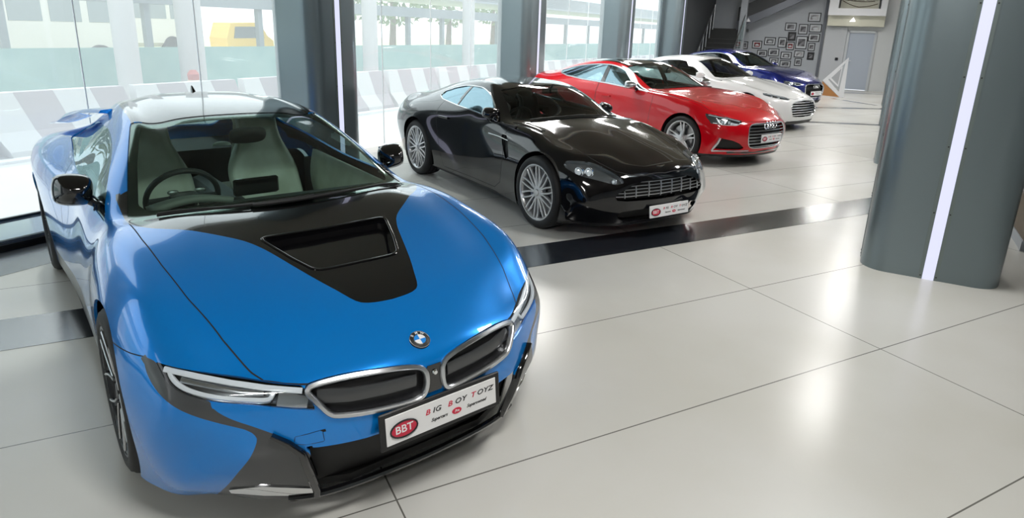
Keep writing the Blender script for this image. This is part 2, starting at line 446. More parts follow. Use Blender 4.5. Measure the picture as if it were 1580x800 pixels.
# ---- floor
b=MB();P=[W(S0,D0),W(S1,D0),W(S1,D1+.25),W(S0,D1+.25)];b.add([(p.x,p.y,0) for p in P]+[(p.x,p.y,-.15) for p in P],[[0,1,2,3],[7,6,5,4],[0,4,5,1],[1,5,6,2],[2,6,7,3],[3,7,4,0]])
struct(b.build('floor',RM['floor'],smooth=False))
k=0
def band(P,Q,wd,z=.0015):
    global k;k+=1
    P=Vector((*P,0));Q=Vector((*Q,0));t=(Q-P).normalized();n=Vector((-t.y,t.x,0))*wd/2
    b=MB();V=[P-n,Q-n,Q+n,P+n];b.add([(v.x,v.y,z) for v in V]+[(v.x,v.y,-.01) for v in V],[[0,1,2,3],[7,6,5,4],[0,4,5,1],[1,5,6,2],[2,6,7,3],[3,7,4,0]])
    struct(b.build('trim_%d'%k,RM['band'],smooth=False))
band((-4.5,4.415),(9.3,4.415),.47)
p0=W(-6,5.55);p1=W(5.3,5.55);band((p0.x,p0.y),(p1.x,p1.y),.55)
band((8.0,12.86),(15.0,8.43),.26);band((13.0,13.0),(18.4,10.9),.26);band((19.9,16.1),(23.6,13.7),.22);band((18.75,13.75),(18.25,11.9),.14)
# ---- plinth and shop windows
b=MB();wbox(b,S0,5.6,5.85,6.42,0,.085,.008);wbox(b,11.4,26.,5.85,6.42,0,.085,.008);struct(b.build('trim_8',RM['plinth']))
b=MB();wbox(b,S0,5.6,5.825,5.85,0,.05);wbox(b,S0,5.6,6.405,6.44,.06,.105);struct(b.build('trim_9',RM['black']))
COLS=[-4.67,.65,6.01,11.31,16.4,21.3]
def rounded(s0,s1,d0,d1,r,n=7):
    P=[]
    for cs,cd,a0 in((s1-r,d1-r,0),(s0+r,d1-r,90),(s0+r,d0+r,180),(s1-r,d0+r,270)):
        for i in range(n+1):
            a=math.radians(a0+90*i/n);P.append((cs+r*math.cos(a),cd+r*math.sin(a)))
    return P
wi=0
for i in range(len(COLS)):
    a=COLS[i]+.3;e=COLS[i+1]-.3 if i<len(COLS)-1 else 24.5
    wi+=1
    b=MB();n=max(1,round((e-a)/1.12))
    wbox(b,a-.2,e+.2,6.425,6.435,.085,CEIL)
    g=struct(b.build('window_%d'%wi,RM['glass'],smooth=False))
    for j in range(1,n):
        q=a+(e-a)*j/n;c=MB();wbox(c,q-.004,q+.004,6.423,6.437,.085,CEIL);c.build('glass_joint',mat('joint_silicone',(.85,.88,.9),.5) if wi==1 and j==1 else bpy.data.materials['joint_silicone'],g)
# ---- pillars with light strips
def pillar(s0,s1,d0,d1,face,label,group):
    c=W((s0+s1)/2,(d0+d1)/2);o=empty('pillar',c,_a,label,'pillar',group)
    hs,hd=(s1-s0)/2,(d1-d0)/2
    b=MB();b.prism(rounded(-hs,hs,-hd,hd,.19),0,CEIL);b.build('cladding',RM['clad'],o,angle=60)
    for f in face:
        # f: 's-' face towards the camera end, 'd-' room side, 'd+' window side
        def T(u,out): return {'s-':(-hs-out,u),'d-':(u,-hd-out),'d+':(u,hd+out)}[f]
        def bar(b,u0,u1,o0,o1,z0,z1):
            p,q=T(u0,o0),T(u1,o1);b.box(((p[0]+q[0])/2,(p[1]+q[1])/2,(z0+z1)/2),(max(abs(p[0]-q[0]),.001),max(abs(p[1]-q[1]),.001),z1-z0))
        b=MB();bar(b,-.068,-.040,0,.004,0,CEIL);bar(b,.040,.068,0,.004,0,CEIL);ch=b.build('strip_channel',RM['chan'],o)
        b=MB();bar(b,-.040,.040,0,.003,.0,CEIL);b.build('light_strip',RM['led'],o)
        b=MB()
        for z in np.arange(.03,CEIL,.52):
            for u in(-.054,.054):
                p=T(u,.004);q=T(u,.007);b.tube([(p[0],p[1],z),(q[0],q[1],z)],.006,8)
        b.build('screw',RM['screw'],ch)['kind']='stuff'
    # dark joint line of the sheet metal
    b=MB();b.box((-hs+.001,hd-.22 if 'd+' in face else -hd+.40,CEIL/2),(.004,.004,CEIL))
    return o
GP='grey clad pillars with light strips'
for s,l in zip((5.84,11.2,16.5,21.8),('broad grey metal pillar with a vertical light strip at the right, nearest the camera','grey pillar just behind the broad right-hand pillar','third grey pillar of the right-hand row','farthest grey pillar of the right-hand row, by the door')):
    pillar(s,s+.78,-1.06,-.085,('s-','d+'),l,GP)
for s,l in zip(COLS[2:],('dark window pillar between the blue coupe and the black coupe','window pillar behind the roof of the black coupe','window pillar behind the roof of the red car','window pillar beside the staircase')):
    pillar(s-.42,s+.42,5.85,6.60,('d-',),l,'window side pillars with light strips')
for s,l in zip(COLS[:2],('window pillar outside the frame beyond the left edge','window pillar left of the frame')):
    b=MB();b.prism(rounded(-.42,.42,-.37,.37,.19),0,CEIL);o=b.build('wall_end_pillar',RM['clad'],None,angle=60);o.location=W(s,6.22);o.rotation_euler=(0,0,_a);tag(o,kind='structure');o.name='wall_pillar_%d'%(1 if s<0 else 2)
# curved gusset at the head of the last bay
b=MB();P=[]
b.prism([(0,0),(2.9,0),(2.9,-3.6),(2.55,-3.6)]+[(2.55-.9*(1-math.cos(a)),-1.15+.9*math.sin(a)) for a in np.linspace(0,math.pi/2,8)]+[(0,-.25)],6.38,6.5,lambda v:W(18.1+v[0],v[2],CEIL+v[1]))
struct(b.build('wall_window_end',RM['clad']))
# ---- shell
b=MB();wbox(b,S0-.2,S1+.2,D0-.2,6.7,CEIL,CEIL+.2);struct(b.build('ceiling',RM['ceil'],smooth=False))
b=MB();wbox(b,S0-.2,S0,D0-.2,6.6,0,CEIL);struct(b.build('wall_near',RM['wall'],smooth=False))
b=MB();wbox(b,S0-.2,7.3,D0-.2,D0,0,CEIL);wbox(b,7.3,7.45,D0,-1.38,0,CEIL);struct(b.build('wall_right',RM['wall'],smooth=False))
b=MB();wbox(b,7.3,S1,-1.55,-1.40,0,CEIL);struct(b.build('wall_side',RM['wall'],smooth=False))
b=MB();wbox(b,7.22,7.3,-2.6,-1.36,0,.09);struct(b.build('baseboard_right',RM['grey'],smooth=False))
b=MB();wbox(b,7.24,7.3,-2.6,-1.37,.12,.55);struct(b.build('trim_10',RM['brown'],smooth=False))
b=MB();wbox(b,7.24,7.3,-2.6,-1.37,.55,2.6);struct(b.build('trim_11',RM['dark'],smooth=False))
b=MB();wbox(b,7.22,14,-1.40,-1.365,0,.10);struct(b.build('baseboard_side',RM['grey'],smooth=False))
b=MB();wbox(b,7.22,14,-1.40,-1.372,.10,.46);struct(b.build('trim_16',RM['brown'],smooth=False))
b=MB();wbox(b,7.22,14,-1.40,-1.372,.46,CEIL);struct(b.build('trim_17',mat('dark_teal_panel',(.03,.05,.055),.25),smooth=False))
b=MB();wbox(b,S1,S1+.2,2.28,6.6,0,CEIL);struct(b.build('wall_photo',RM['grey'],smooth=False))
b=MB();wbox(b,S1,S1+.2,1.40,2.28,0,CEIL);wbox(b,S1,S1+.2,-1.5,.49,0,CEIL);wbox(b,S1,S1+.2,.49,1.40,2.12,CEIL);struct(b.build('wall_back',RM['wall'],smooth=False))
b=MB();wbox(b,24.5,S1,6.42,6.6,0,CEIL);wbox(b,22.1,24.5,6.40,6.6,0,CEIL);struct(b.build('wall_window_dark',RM['dark'],smooth=False))
b=MB();wbox(b,27.2,S1,.28,2.15,2.68,2.92);wbox(b,27.2,S1,.28,2.15,3.25,CEIL);wbox(b,27.2,S1,1.84,2.15,2.92,3.25);wbox(b,27.2,S1,.28,.48,2.92,3.25);struct(b.build('wall_soffit',RM['white'],smooth=False))
b=MB();wbox(b,27.6,S1,.28,2.15,2.31,2.68);struct(b.build('trim_12',RM['cream'],smooth=False))
# wall corner line and reflective wall panels
b=MB();wbox(b,27.93,S1,2.22,2.32,0,CEIL);struct(b.build('trim_13',RM['string'],smooth=False))
b=MB();wbox(b,27.96,S1,1.45,2.2,.08,2.28,.01);struct(b.build('trim_14',mat('lacquer_panel',(.52,.54,.57),.12,0,.6,.6),smooth=False))
# door
d=MB();wbox(d,28.0,28.05,.51,1.38,.01,2.10);dd=struct(d.build('door_1',RM['door'],smooth=False))
b=MB();wbox(b,27.94,28.06,1.36,1.44,0,2.16);wbox(b,27.94,28.06,.45,.53,0,2.16);wbox(b,27.94,28.06,.45,1.44,2.08,2.16);b.build('door_frame',mat('door_frame_grey',(.5,.53,.56),.4),dd)
b=MB();wbox(b,27.92,28.0,1.25,1.30,.96,1.12,.004);b.tube([W(27.93,1.275,1.06),W(27.90,1.27,1.06),W(27.895,1.16,1.06)],.012,8);b.build('door_handle',RM['steel'],dd)
b=MB();wbox(b,27.9,28.0,1.62,1.72,1.06,1.16,.01);o=b.build('wall_socket',RM['black']);tag(o,'small black box on the back wall left of the door','socket')
# soffit picture
b=MB();wbox(b,27.55,27.62,.55,1.80,2.93,3.24);o=b.build('soffit_screen',RM['cream']);tag(o,'framed cream panel set in the white soffit above the door','panel')
for d0,z0,d1,z1 in((1.75,3.2,1.2,2.98),(1.2,2.98,.6,3.1),(1.6,3.22,.7,3.18)):
    b=MB();P=smooth_open([W(27.54,d0,z0),W(27.54,(d0+d1)/2,(z0+z1)/2-.03),W(27.54,d1,z1)],5);b.tube([Vector(q) for q in P],.012,6);b.build('curved_line',RM['brown'],o)
# ---- framed photographs
FR=[(2.66,2.61,.44,.33,'single framed photograph at the very top of the wall display'),(3.46,2.24,.41,.30,'landscape frame at the upper left of the stepped display'),(3.0,2.16,.33,.38,'upright frame in the second row, between two landscape frames'),(2.57,2.21,.44,.30,'landscape frame beneath the topmost one at the wall corner'),
(3.37,1.88,.29,.33,'dark-image frame under the upper left landscape frame'),(2.57,1.86,.41,.30,'third frame down along the wall corner, dark wide image'),(4.15,1.67,.42,.30,'white-mounted landscape frame with a bright spot, left part of the display'),(3.69,1.64,.31,.39,'upright frame right of the white-mounted landscape one'),
(2.99,1.66,.41,.48,'largest upright frame, middle of the display'),(3.38,1.52,.29,.31,'small frame with a dark red image'),(2.61,1.51,.25,.30,'small frame fourth down along the wall corner'),(5.12,1.48,.31,.29,'small dark frame farthest left beside the stair foot'),
(4.62,1.52,.37,.30,'frame with a red image, second from the left'),(4.39,1.19,.38,.26,'low frame right above the roof of the dark blue car'),(3.96,1.25,.41,.29,'dark-image frame of the fourth row, left of centre'),(3.48,1.15,.40,.28,'landscape frame below the dark red picture'),
(3.01,1.23,.36,.26,'landscape frame directly below the largest frame'),(2.59,1.17,.24,.29,'lowest frame along the wall corner'),(3.91,.92,.34,.25,'half-hidden frame low behind the dark blue car'),(3.47,.83,.40,.26,'lowest landscape frame above the bonnet of the dark blue car'),(3.01,.92,.26,.29,'small upright frame lowest in the middle')]
def pic_mat(i):
    red=i in(9,12);c0=(.012,.012,.014);c1=(.22,.22,.24)
    if red:c1=(.35,.04,.05)
    if i in(0,3,16):c0=(.12,.12,.13);c1=(.5,.5,.52)
    return mat('photo_print',c0,.3,noise=(4.+i*.3,c0,c1))
fm=mat('frame_black',(.012,.012,.014),.35);mm=mat('frame_mount',(.50,.53,.56),.5)
for i,(d,z,wd,hg,lb) in enumerate(FR):
    o=empty('picture_frame',W(S1,d,z),_a,lb,'picture frame','framed photographs on the back wall')
    b=MB();t=.028
    for q in((-1,0),(1,0)): b.box((-.015,q[0]*(wd/2-t/2),0),(.03,t,hg),bev=.003)
    for q in(-1,1): b.box((-.015,0,q*(hg/2-t/2)),(.03,wd-2*t,t),bev=.003)
    b.build('frame',fm,o)
    b=MB();b.box((-.006,0,0),(.008,wd-2*t+.004,hg-2*t+.004));b.build('mount',mm if i not in(4,17) else fm,o)
    b=MB();b.box((-.011,0,0),(.004,(wd-2*t)*.72,(hg-2*t)*.66));pr=b.build('print',pic_mat(i),o)
    if i%3==0:
        b=MB();b.box((-.0135,0,-.02),(.002,wd*.40,hg*.14),bev=.0008);b.box((-.0135,.0,.01),(.002,wd*.22,hg*.10));b.build('printed_car',mm,pr)
# ---- staircase
st=empty('staircase',W(25.2,5.9,0),_a,'dark stone staircase rising at the back with glass and steel railing','staircase')
def L(s,d,z): return (s-25.2,d-5.9,z)
def lbox(b,s0,s1,d0,d1,z0,z1): b.box(L((s0+s1)/2,(d0+d1)/2,(z0+z1)/2),(s1-s0,d1-d0,z1-z0));return b
for i in range(12):
    b=MB();lbox(b,25.0+i*.2,25.0+i*.2+.24,5.05,6.38,(i+1)*.17-.05,(i+1)*.17);lbox(b,25.03+i*.2,25.0+i*.2+.06,5.05,6.38,i*.17,(i+1)*.17-.05);b.build('step',RM['stair'],st,smooth=False)
b=MB();lbox(b,27.4,28.0,5.02,6.38,2.0,2.10);b.build('landing',RM['stair'],st,smooth=False)
b=MB();b.prism([(5.35,2.05),(5.35,2.38),(2.4,3.75),(1.9,3.75)],27.2,27.3,lambda v:L(v[2],v[0],v[1]));b.build('stringer',RM['string'],st,smooth=False)
b=MB();b.prism([(5.35,2.38),(5.35,2.9),(3.5,3.75),(2.45,3.75)],27.22,27.28,lambda v:L(v[2],v[0],v[1]));b.build('upper_flight_side',RM['dark'],st,smooth=False)
for q in((5.05,25.1,27.4),):
    for j in range(5):
        s=25.1+j*.55;z=.17*max(0,(s-25)/.2);b=MB();b.tube([L(s,5.02,z),L(s,5.02,z+.95)],.022,10);b.build('railing_post',RM['steel'],st)
for j in range(6):
    s=25.1+j*.45;z=.17*max(0,(s-25)/.2);b=MB();b.tube([L(s,6.30,z),L(s,6.30,z+1.0)],.025,10);b.build('railing_post',RM['steel'],st)
b=MB();b.tube([L(25.1,5.02,1.0),L(27.3,5.02,2.9)],.02,8);b.build('handrail',RM['steel'],st)
b=MB();b.tube([L(25.1,6.30,1.05),L(27.3,6.30,2.95)],.02,8);b.build('handrail',RM['steel'],st)
b=MB();b.prism([(25.15,.15),(27.3,2.0),(27.3,2.8),(25.15,.95)],5.0,5.012,lambda v:L(v[0],v[2],v[1]));b.build('glass_balustrade',RM['tealglass'],st,smooth=False)
b=MB();wbox(b,26.95,27.15,4.98,5.22,0,CEIL);o=b.build('wall_stair_post',RM['grey'],smooth=False);struct(o)
b=MB();wbox(b,27.85,28.0,5.4,6.4,2.1,CEIL);struct(b.build('wall_landing',RM['grey'],smooth=False))
# small white spotlights on the wall
for d,z,s,l in((4.93,2.42,27.1,'small white wall lamp by the upper stair flight'),(1.32,2.52,27.55,'small white wall lamp on the cream band above the door')):
    o=empty('wall_lamp',W(s,d,z),_a,l,'wall lamp','white wall lamps')
    b=MB();b.add([(0,-.10,-.04),(0,.10,-.06),(0,-.01,.10),(-.1,-.06,-.05),(-.1,.03,-.05),(-.06,0,.02)],[[0,1,2],[3,5,4],[0,3,4,1],[1,4,5,2],[2,5,3,0]]);b.build('shade',mat('lamp_shade_white',(.9,.9,.9),.4,emit=(1,1,1),estr=1.2) if s>27.2 else bpy.data.materials['white_board'],o,smooth=False)
# ---- triangular display board leaning by the door
tr=empty('triangular_display_board',W(23.75,1.34,0),_a,'white triangular display board with cut-out stripes and an orange foot, beside the dark blue car','display board')
def tri_ring(P,wd):
    c=sum((Vector(p) for p in P),Vector((0,0)))/3;return [tuple(Vector(p)+(c-Vector(p)).normalized()*wd*2) for p in P]
T0=[(.38,.52),(-.26,1.27),(-.20,0.02)]
def ringmesh(b,P,wd,x0,x1):
    I=tri_ring(P,wd);V=[(x0,*p) for p in P]+[(x0,*p) for p in I]+[(x1,*p) for p in P]+[(x1,*p) for p in I]
    F=[]
    for i in range(3):
        j=(i+1)%3;F+=[[i,j,3+j,3+i],[6+i,9+i,9+j,6+j],[i,6+i,6+j,j],[3+i,3+j,9+j,9+i]]
    b.add(V,F)
b=MB();ringmesh(b,T0,.085,-.03,.03);b.build('white_frame',RM['white'],tr,smooth=False)
T1=[(.20,.60),(-.14,1.0),(-.11,.34)]
b=MB();ringmesh(b,T1,.035,-.022,.022);b.build('inner_stripe',RM['white'],tr,smooth=False)
b=MB();b.prism([(.38,.50),(.36,.04),(-.18,.02),(.37,.48)],-.05,.05,lambda v:(v[2],v[0],v[1]));b.build('orange_foot',RM['orange'],tr,smooth=False)
b=MB();b.prism([(-.20,0),(-.32,0),(-.28,1.27),(-.25,1.27)],-.03,.03,lambda v:(v[2],v[0],v[1]));b.build('upright',RM['white'],tr,smooth=False)
# ---- ceiling lights: warm cove loops, plus square panels added for general illumination
def cove(s,d,ls,ld,i):
    o=empty('ceiling_cove_light',W(s,d,CEIL),_a,'warm rounded-rectangle cove light on the ceiling above the '+('blue coupe','black coupe','white saloon','dark blue car')[i],'ceiling light','warm cove lights on the ceiling')
    P=[(x,y,-.035) for x,y in rounded(-ls/2,ls/2,-ld/2,ld/2,.45,6)]
    b=MB();b.tube(P,.035,6,closed=True);b.build('light_tube',RM['warm'],o)
    b=MB();b.tube([(x,y,-.012) for x,y,z in P],.07,4,closed=True);b.build('cove_rim',RM['grey'],o);return o
ORD0='first second third fourth fifth sixth seventh'.split()
for n,s in ((1,10.2),(2,14.6),(3,19.4)): cove(s,2.9,3.4,2.4,n)
for s in(-3.5,1.0,5.6,10.2,14.8,19.4,24.0):
    for d in((-.1,) if s<7 else (-.1,5.1) if s<24 else (1.2,4.0)):
        o=empty('added_fill_panel',W(s,d,CEIL),_a,'added square fill light on the ceiling, '+('window side' if d>3 else 'aisle side')+', %s from the entrance end'%ORD0[int((s+3.6)/4.5)],'ceiling light','added square fill lights on the ceiling')
        b=MB();b.box((0,0,-.02),(.9,.9,.04),bev=.01);b.build('housing',RM['white'],o)
        b=MB();b.box((0,0,-.043),(.8,.8,.006));b.build('diffuser',RM['panel'],o)
        lamp(0,0,-.055,.8,.8,64,(1,.985,.95),o)  # added fill lamp that brightens the whole room
# ---- outside
EX=dict(win=mat('vehicle_window',(.28,.32,.35),.3),ground=mat('outside_paving',(.68,.68,.70),.8,noise=(.8,(.64,.64,.66),(.72,.72,.73))),kerb=mat('kerb_stone',(.9,.9,.9),.8),mesh=mat('green_shade_net',(.30,.50,.46),.8,noise=(2.5,(.26,.46,.43),(.34,.54,.49))),
 post=mat('outside_post',(.30,.34,.36),.6),pale_mat=mat('pale_matte',(.62,.60,.60),.8),roof=mat('corrugated_roof',(.68,.72,.75),.5),lawn=mat('dry_grass',(.50,.52,.30),.9,noise=(.5,(.42,.48,.25),(.62,.60,.42))),
 leaf=mat('tree_leaves',(.20,.30,.13),.8,noise=(2.,(.13,.22,.08),(.30,.40,.2))),bark=mat('bark',(.2,.16,.12),.9),yel=mat('rickshaw_yellow',(.85,.55,.08),.5),dk=mat('vehicle_dark',(.10,.12,.14),.4),bus=mat('bus_paint',(.75,.72,.70),.4),redp=mat('red_awning',(.6,.16,.14),.6))
b=MB();wbox(b,-40,90,6.62,90,-.12,-.005);struct(b.build('ground',EX['ground'],smooth=False))
b=MB();wbox(b,-20,80,9.30,9.48,-.01,.03);struct(b.build('trim_15',EX['kerb'],smooth=False))
# striped concrete barrier, one block after another
bw=mat('barrier_white',(.80,.80,.80),.8);bp=mat('barrier_dark',(.52,.47,.50),.8)
def barrier(s,lb):
    n=4;LEN=1.9
    o=empty('road_barrier',W(s,9.85,0),_a,lb,'barrier','striped road barriers outside the glass')
    prof=[(-.26,0),(-.26,.08),(-.12,.32),(-.08,.82),(.08,.82),(.12,.32),(.26,.08),(.26,0)]
    for i in range(n):
        x0=-LEN/2+LEN*i/n;x1=x0+LEN/n
        def X(x,z): return min(max(x+(z-.4)*(-.35),-LEN/2),LEN/2)
        V=[(X(x0,z),y,z) for y,z in prof]+[(X(x1,z),y,z) for y,z in prof];m=len(prof)
        b=MB();b.add(V,[list(range(m)),[m+q for q in range(m)][::-1]]+[[q,(q+1)%m,m+(q+1)%m,m+q] for q in range(m)]);b.build('painted_stripe',(bw,bp)[i%2],o,smooth=False)
    return o
ORD='first second third fourth fifth sixth seventh eighth ninth tenth eleventh twelfth thirteenth fourteenth fifteenth sixteenth seventeenth eighteenth nineteenth twentieth last'.split()
first=barrier(-1.0,'striped concrete road barrier outside the window, behind the blue coupe, leftmost in view')
for i in range(1,21):
    c=copy_tree(first);c.location=W(-1.0+i*1.93,9.85,0)
    c['label']='%s of the striped road barriers outside, %s'%(ORD[i],'behind the blue coupe' if i<5 else 'seen past the first window pillar' if i<9 else 'above the black coupe' if i<12 else 'above the red car' if i<17 else 'beyond the farthest window bays')
b=MB();wbox(b,-10,85,11.96,12.0,0,1.27);o=b.build('shade_net_fence',EX['mesh'],smooth=False);tag(o,'long pale green shade-net fence across the road outside','fence')
# covered walkway behind the net
wk=empty('covered_walkway',W(8,12.4,0),_a,'long covered walkway with dark posts and corrugated white roof outside','walkway')
b=MB();b.box((33,0,2.18),(100,.35,.26));b.build('edge_beam',EX['post'],wk,smooth=False)
b=MB()
for i in range(50): b.box((-16+i*2,1.5,2.62+.0),(1.98,3.6,.05),Matrix.Rotation(.0,3,'X'));
b.build('roof_sheet',EX['roof'],wk,smooth=False)
b=MB();b.box((33,-.35,2.85),(100,.06,.42));b.build('roof_fascia',EX['roof'],wk,smooth=False)
b=MB()
for i in range(12): b.box((33,-.39,2.66+i*.035),(100,.03,.012))
b.build('roof_rib',EX['post'],wk,smooth=False)['kind']='stuff'
for i,s in enumerate((5.3,7.7,8.55,10.3,13.9,15.6,17.3,19.0,20.7,22.4,24.1,26.5,29,31.5,34,37,40,44,48,53,58)):
    b=MB();b.box((s-8,0,1.05),(.12,.12,2.1));b.build('walkway_post',EX['post'],wk,smooth=False)
def cyl(s,d,r,h,name,m,lb,cat,gr=None):  # tall pale cylinders standing in front of the net
    b=MB();b.lathe([(0,0),(r,0),(r,.08),(r*.93,.10),(r*.93,h-.1),(r,h),(0,h)],20,axis='z');o=b.build(name,m);o.location=W(s,d,0);tag(o,lb,cat,gr);return o
cyl(6.55,11.2,.20,3.2,'pale_upright',EX['pale_mat'],'round pale upright outside, left one in the bay behind the blue coupe','column','pale columns outside')
cyl(7.75,11.2,.24,3.2,'pale_upright',EX['pale_mat'],'thicker pale upright outside, behind the roof of the blue coupe','column','pale columns outside')
cyl(12.6,11.2,.20,3.2,'pale_upright',EX['pale_mat'],'pale upright outside, just right of the first window pillar','column','pale columns outside')
cyl(17.0,11.2,.20,3.2,'pale_upright',EX['pale_mat'],'pale upright outside, above the black coupe','column','pale columns outside')
o=empty('traffic_bollard',W(7.25,10.5,0),_a,'cream bollard with a red and white head outside, above the roof of the blue coupe','bollard')
b=MB();b.lathe([(0,0),(.20,0),(.17,.4),(.10,.78),(0,.78)],16,axis='z');b.build('body',mat('bollard_cream',(.85,.78,.62),.7),o)
b=MB();b.lathe([(0,.78),(.09,.78),(.10,.88),(.05,.95),(0,.95)],14,axis='z');b.build('head',EX['redp'],o)
# ground beyond, vehicles, trees
b=MB();wbox(b,-30,80,13.5,60,-.004,.01);struct(b.build('ground_lawn',EX['lawn'],smooth=False))
def bus(s,d,ln,m,lb,h=2.6,cat='bus'):
    o=empty('parked_bus',W(s,d,0),_a,lb,cat,'vehicles beyond the walkway')
    b=MB();b.box((0,0,h/2+.3),(ln,2.2,h-.3),bev=.18);b.build('body',m,o)
    b=MB()
    for q in np.arange(-ln/2+.7,ln/2-.5,1.05): b.box((q,-1.105,h*.66+.2),(.85,.02,.65),bev=.008)
    b.build('window_row',EX['win'],o)
    for q in(-ln*.32,ln*.32):
        b=MB();b.lathe([(0,-1.16),(.44,-1.16),(.47,-1.1),(.47,-.85),(0,-.85)],20,c=(q,0,.47));b.build('wheel',M_T,o)
    return o
M_T=mat('outside_tyre',(.03,.03,.03),.8)
bus(9.2,22,7,EX['bus'],'pale bus parked beyond the covered walkway, far left')
bus(17.2,31,8,EX['bus'],'pale bus parked beyond the walkway, above the blue coupe roof',2.8)
def rick(s,d,lb):
    o=empty('auto_rickshaw',W(s,d,0),_a,lb,'auto rickshaw')
    b=MB();b.prism([(-1.2,.35),(-1.25,1.0),(-1.0,1.65),(.55,1.7),(.95,1.1),(1.25,.9),(1.3,.4)],-.6,.6,lambda v:(v[0],v[2],v[1]));b.build('hull',EX['yel'],o,smooth=False)
    b=MB();b.prism([(-.9,1.0),(-.8,1.5),(.45,1.52),(.75,1.02)],-.62,.62,lambda v:(v[0],v[2],v[1]));b.build('opening',EX['dk'],o,smooth=False)
    for q in(-.8,.95):
        b=MB();b.lathe([(0,-.64),(.24,-.64),(.27,-.6),(.27,-.5),(0,-.5)],16,c=(q,0,.27));b.build('wheel',M_T,o)
rick(20.6,26,'yellow auto rickshaw beyond the walkway, at the right end of the first window bay')
def moto(s,d,lb):
    o=empty('motorbike',W(s,d,0),_a,lb,'motorbike','motorbikes parked outside')
    for q in(-.62,.62):
        b=MB();P=[(q+.28*math.cos(a),0,.3+.28*math.sin(a)) for a in np.linspace(0,2*math.pi,21)[:-1]];b.tube(P,.05,6,closed=True,up=(0,1,0));b.build('wheel',M_T,o)
    b=MB();b.tube([(-.62,0,.3),(-.1,0,.55),(.35,0,.8),(.62,0,.3)],.05,6);b.tube([(-.6,0,.78),(.1,0,.82),(.4,0,.85)],[.09,.13,.09],8);b.tube([(.42,-.3,1.02),(.42,.3,1.02)],.02,6);b.tube([(.36,0,.8),(.42,0,1.02)],.025,6);b.build('frame',EX['dk'],o)
for i,(s,l) in enumerate(((9.9,'first motorbike from the left beyond the walkway'),(11.1,'motorbike beyond the walkway, second from the left'),(12.3,'motorbike beyond the walkway beside the auto rickshaw'))): moto(s+(0,.8,1.6)[i],16,l)
def tree(s,d,h,r,lb,seed):
    rnd=random.Random(seed);o=empty('tree',W(s,d,0),0,lb,'tree','trees beyond the walkway')
    b=MB();b.tube([(0,0,0),(.1,.05,h*.4),(0,0,h*.7)],[.22,.16,.08],8);b.build('trunk',EX['bark'],o)
    me=MB()
    for i in range(900):
        a=rnd.uniform(0,2*math.pi);e=math.asin(rnd.uniform(-1,1));k=rnd.uniform(.55,1)**.6
        c=Vector((math.cos(a)*math.cos(e)*r*k,math.sin(a)*math.cos(e)*r*k,h*.72+math.sin(e)*r*.8*k));q=.22
        u=Vector((rnd.gauss(0,1),rnd.gauss(0,1),rnd.gauss(0,1))).normalized();v=u.cross(Vector((.3,.2,1))).normalized()
        me.add([c-u*q,c-v*q*.6,c+u*q,c+v*q*.6],[[0,1,2,3]])
    me.build('crown',EX['leaf'],o,smooth=False)
for i,(s,d,h,r,l) in enumerate(((4,19,4.6,2.0,'leafy tree beyond the walkway at the far left edge'),(8.2,25,5.,2.3,'leafy tree beyond the walkway left of the buses'),(23,23,5.,2.6,'tree beyond the walkway right of the first window pillar'),(30,25,5.5,2.8,'tree beyond the walkway in the middle of the second bay'),(37,26,5.5,2.8,'tree beyond the walkway near the second window pillar'),(46,28,6,3.,'tree beyond the walkway in the third bay'))): tree(s,d,h,r,l,i)
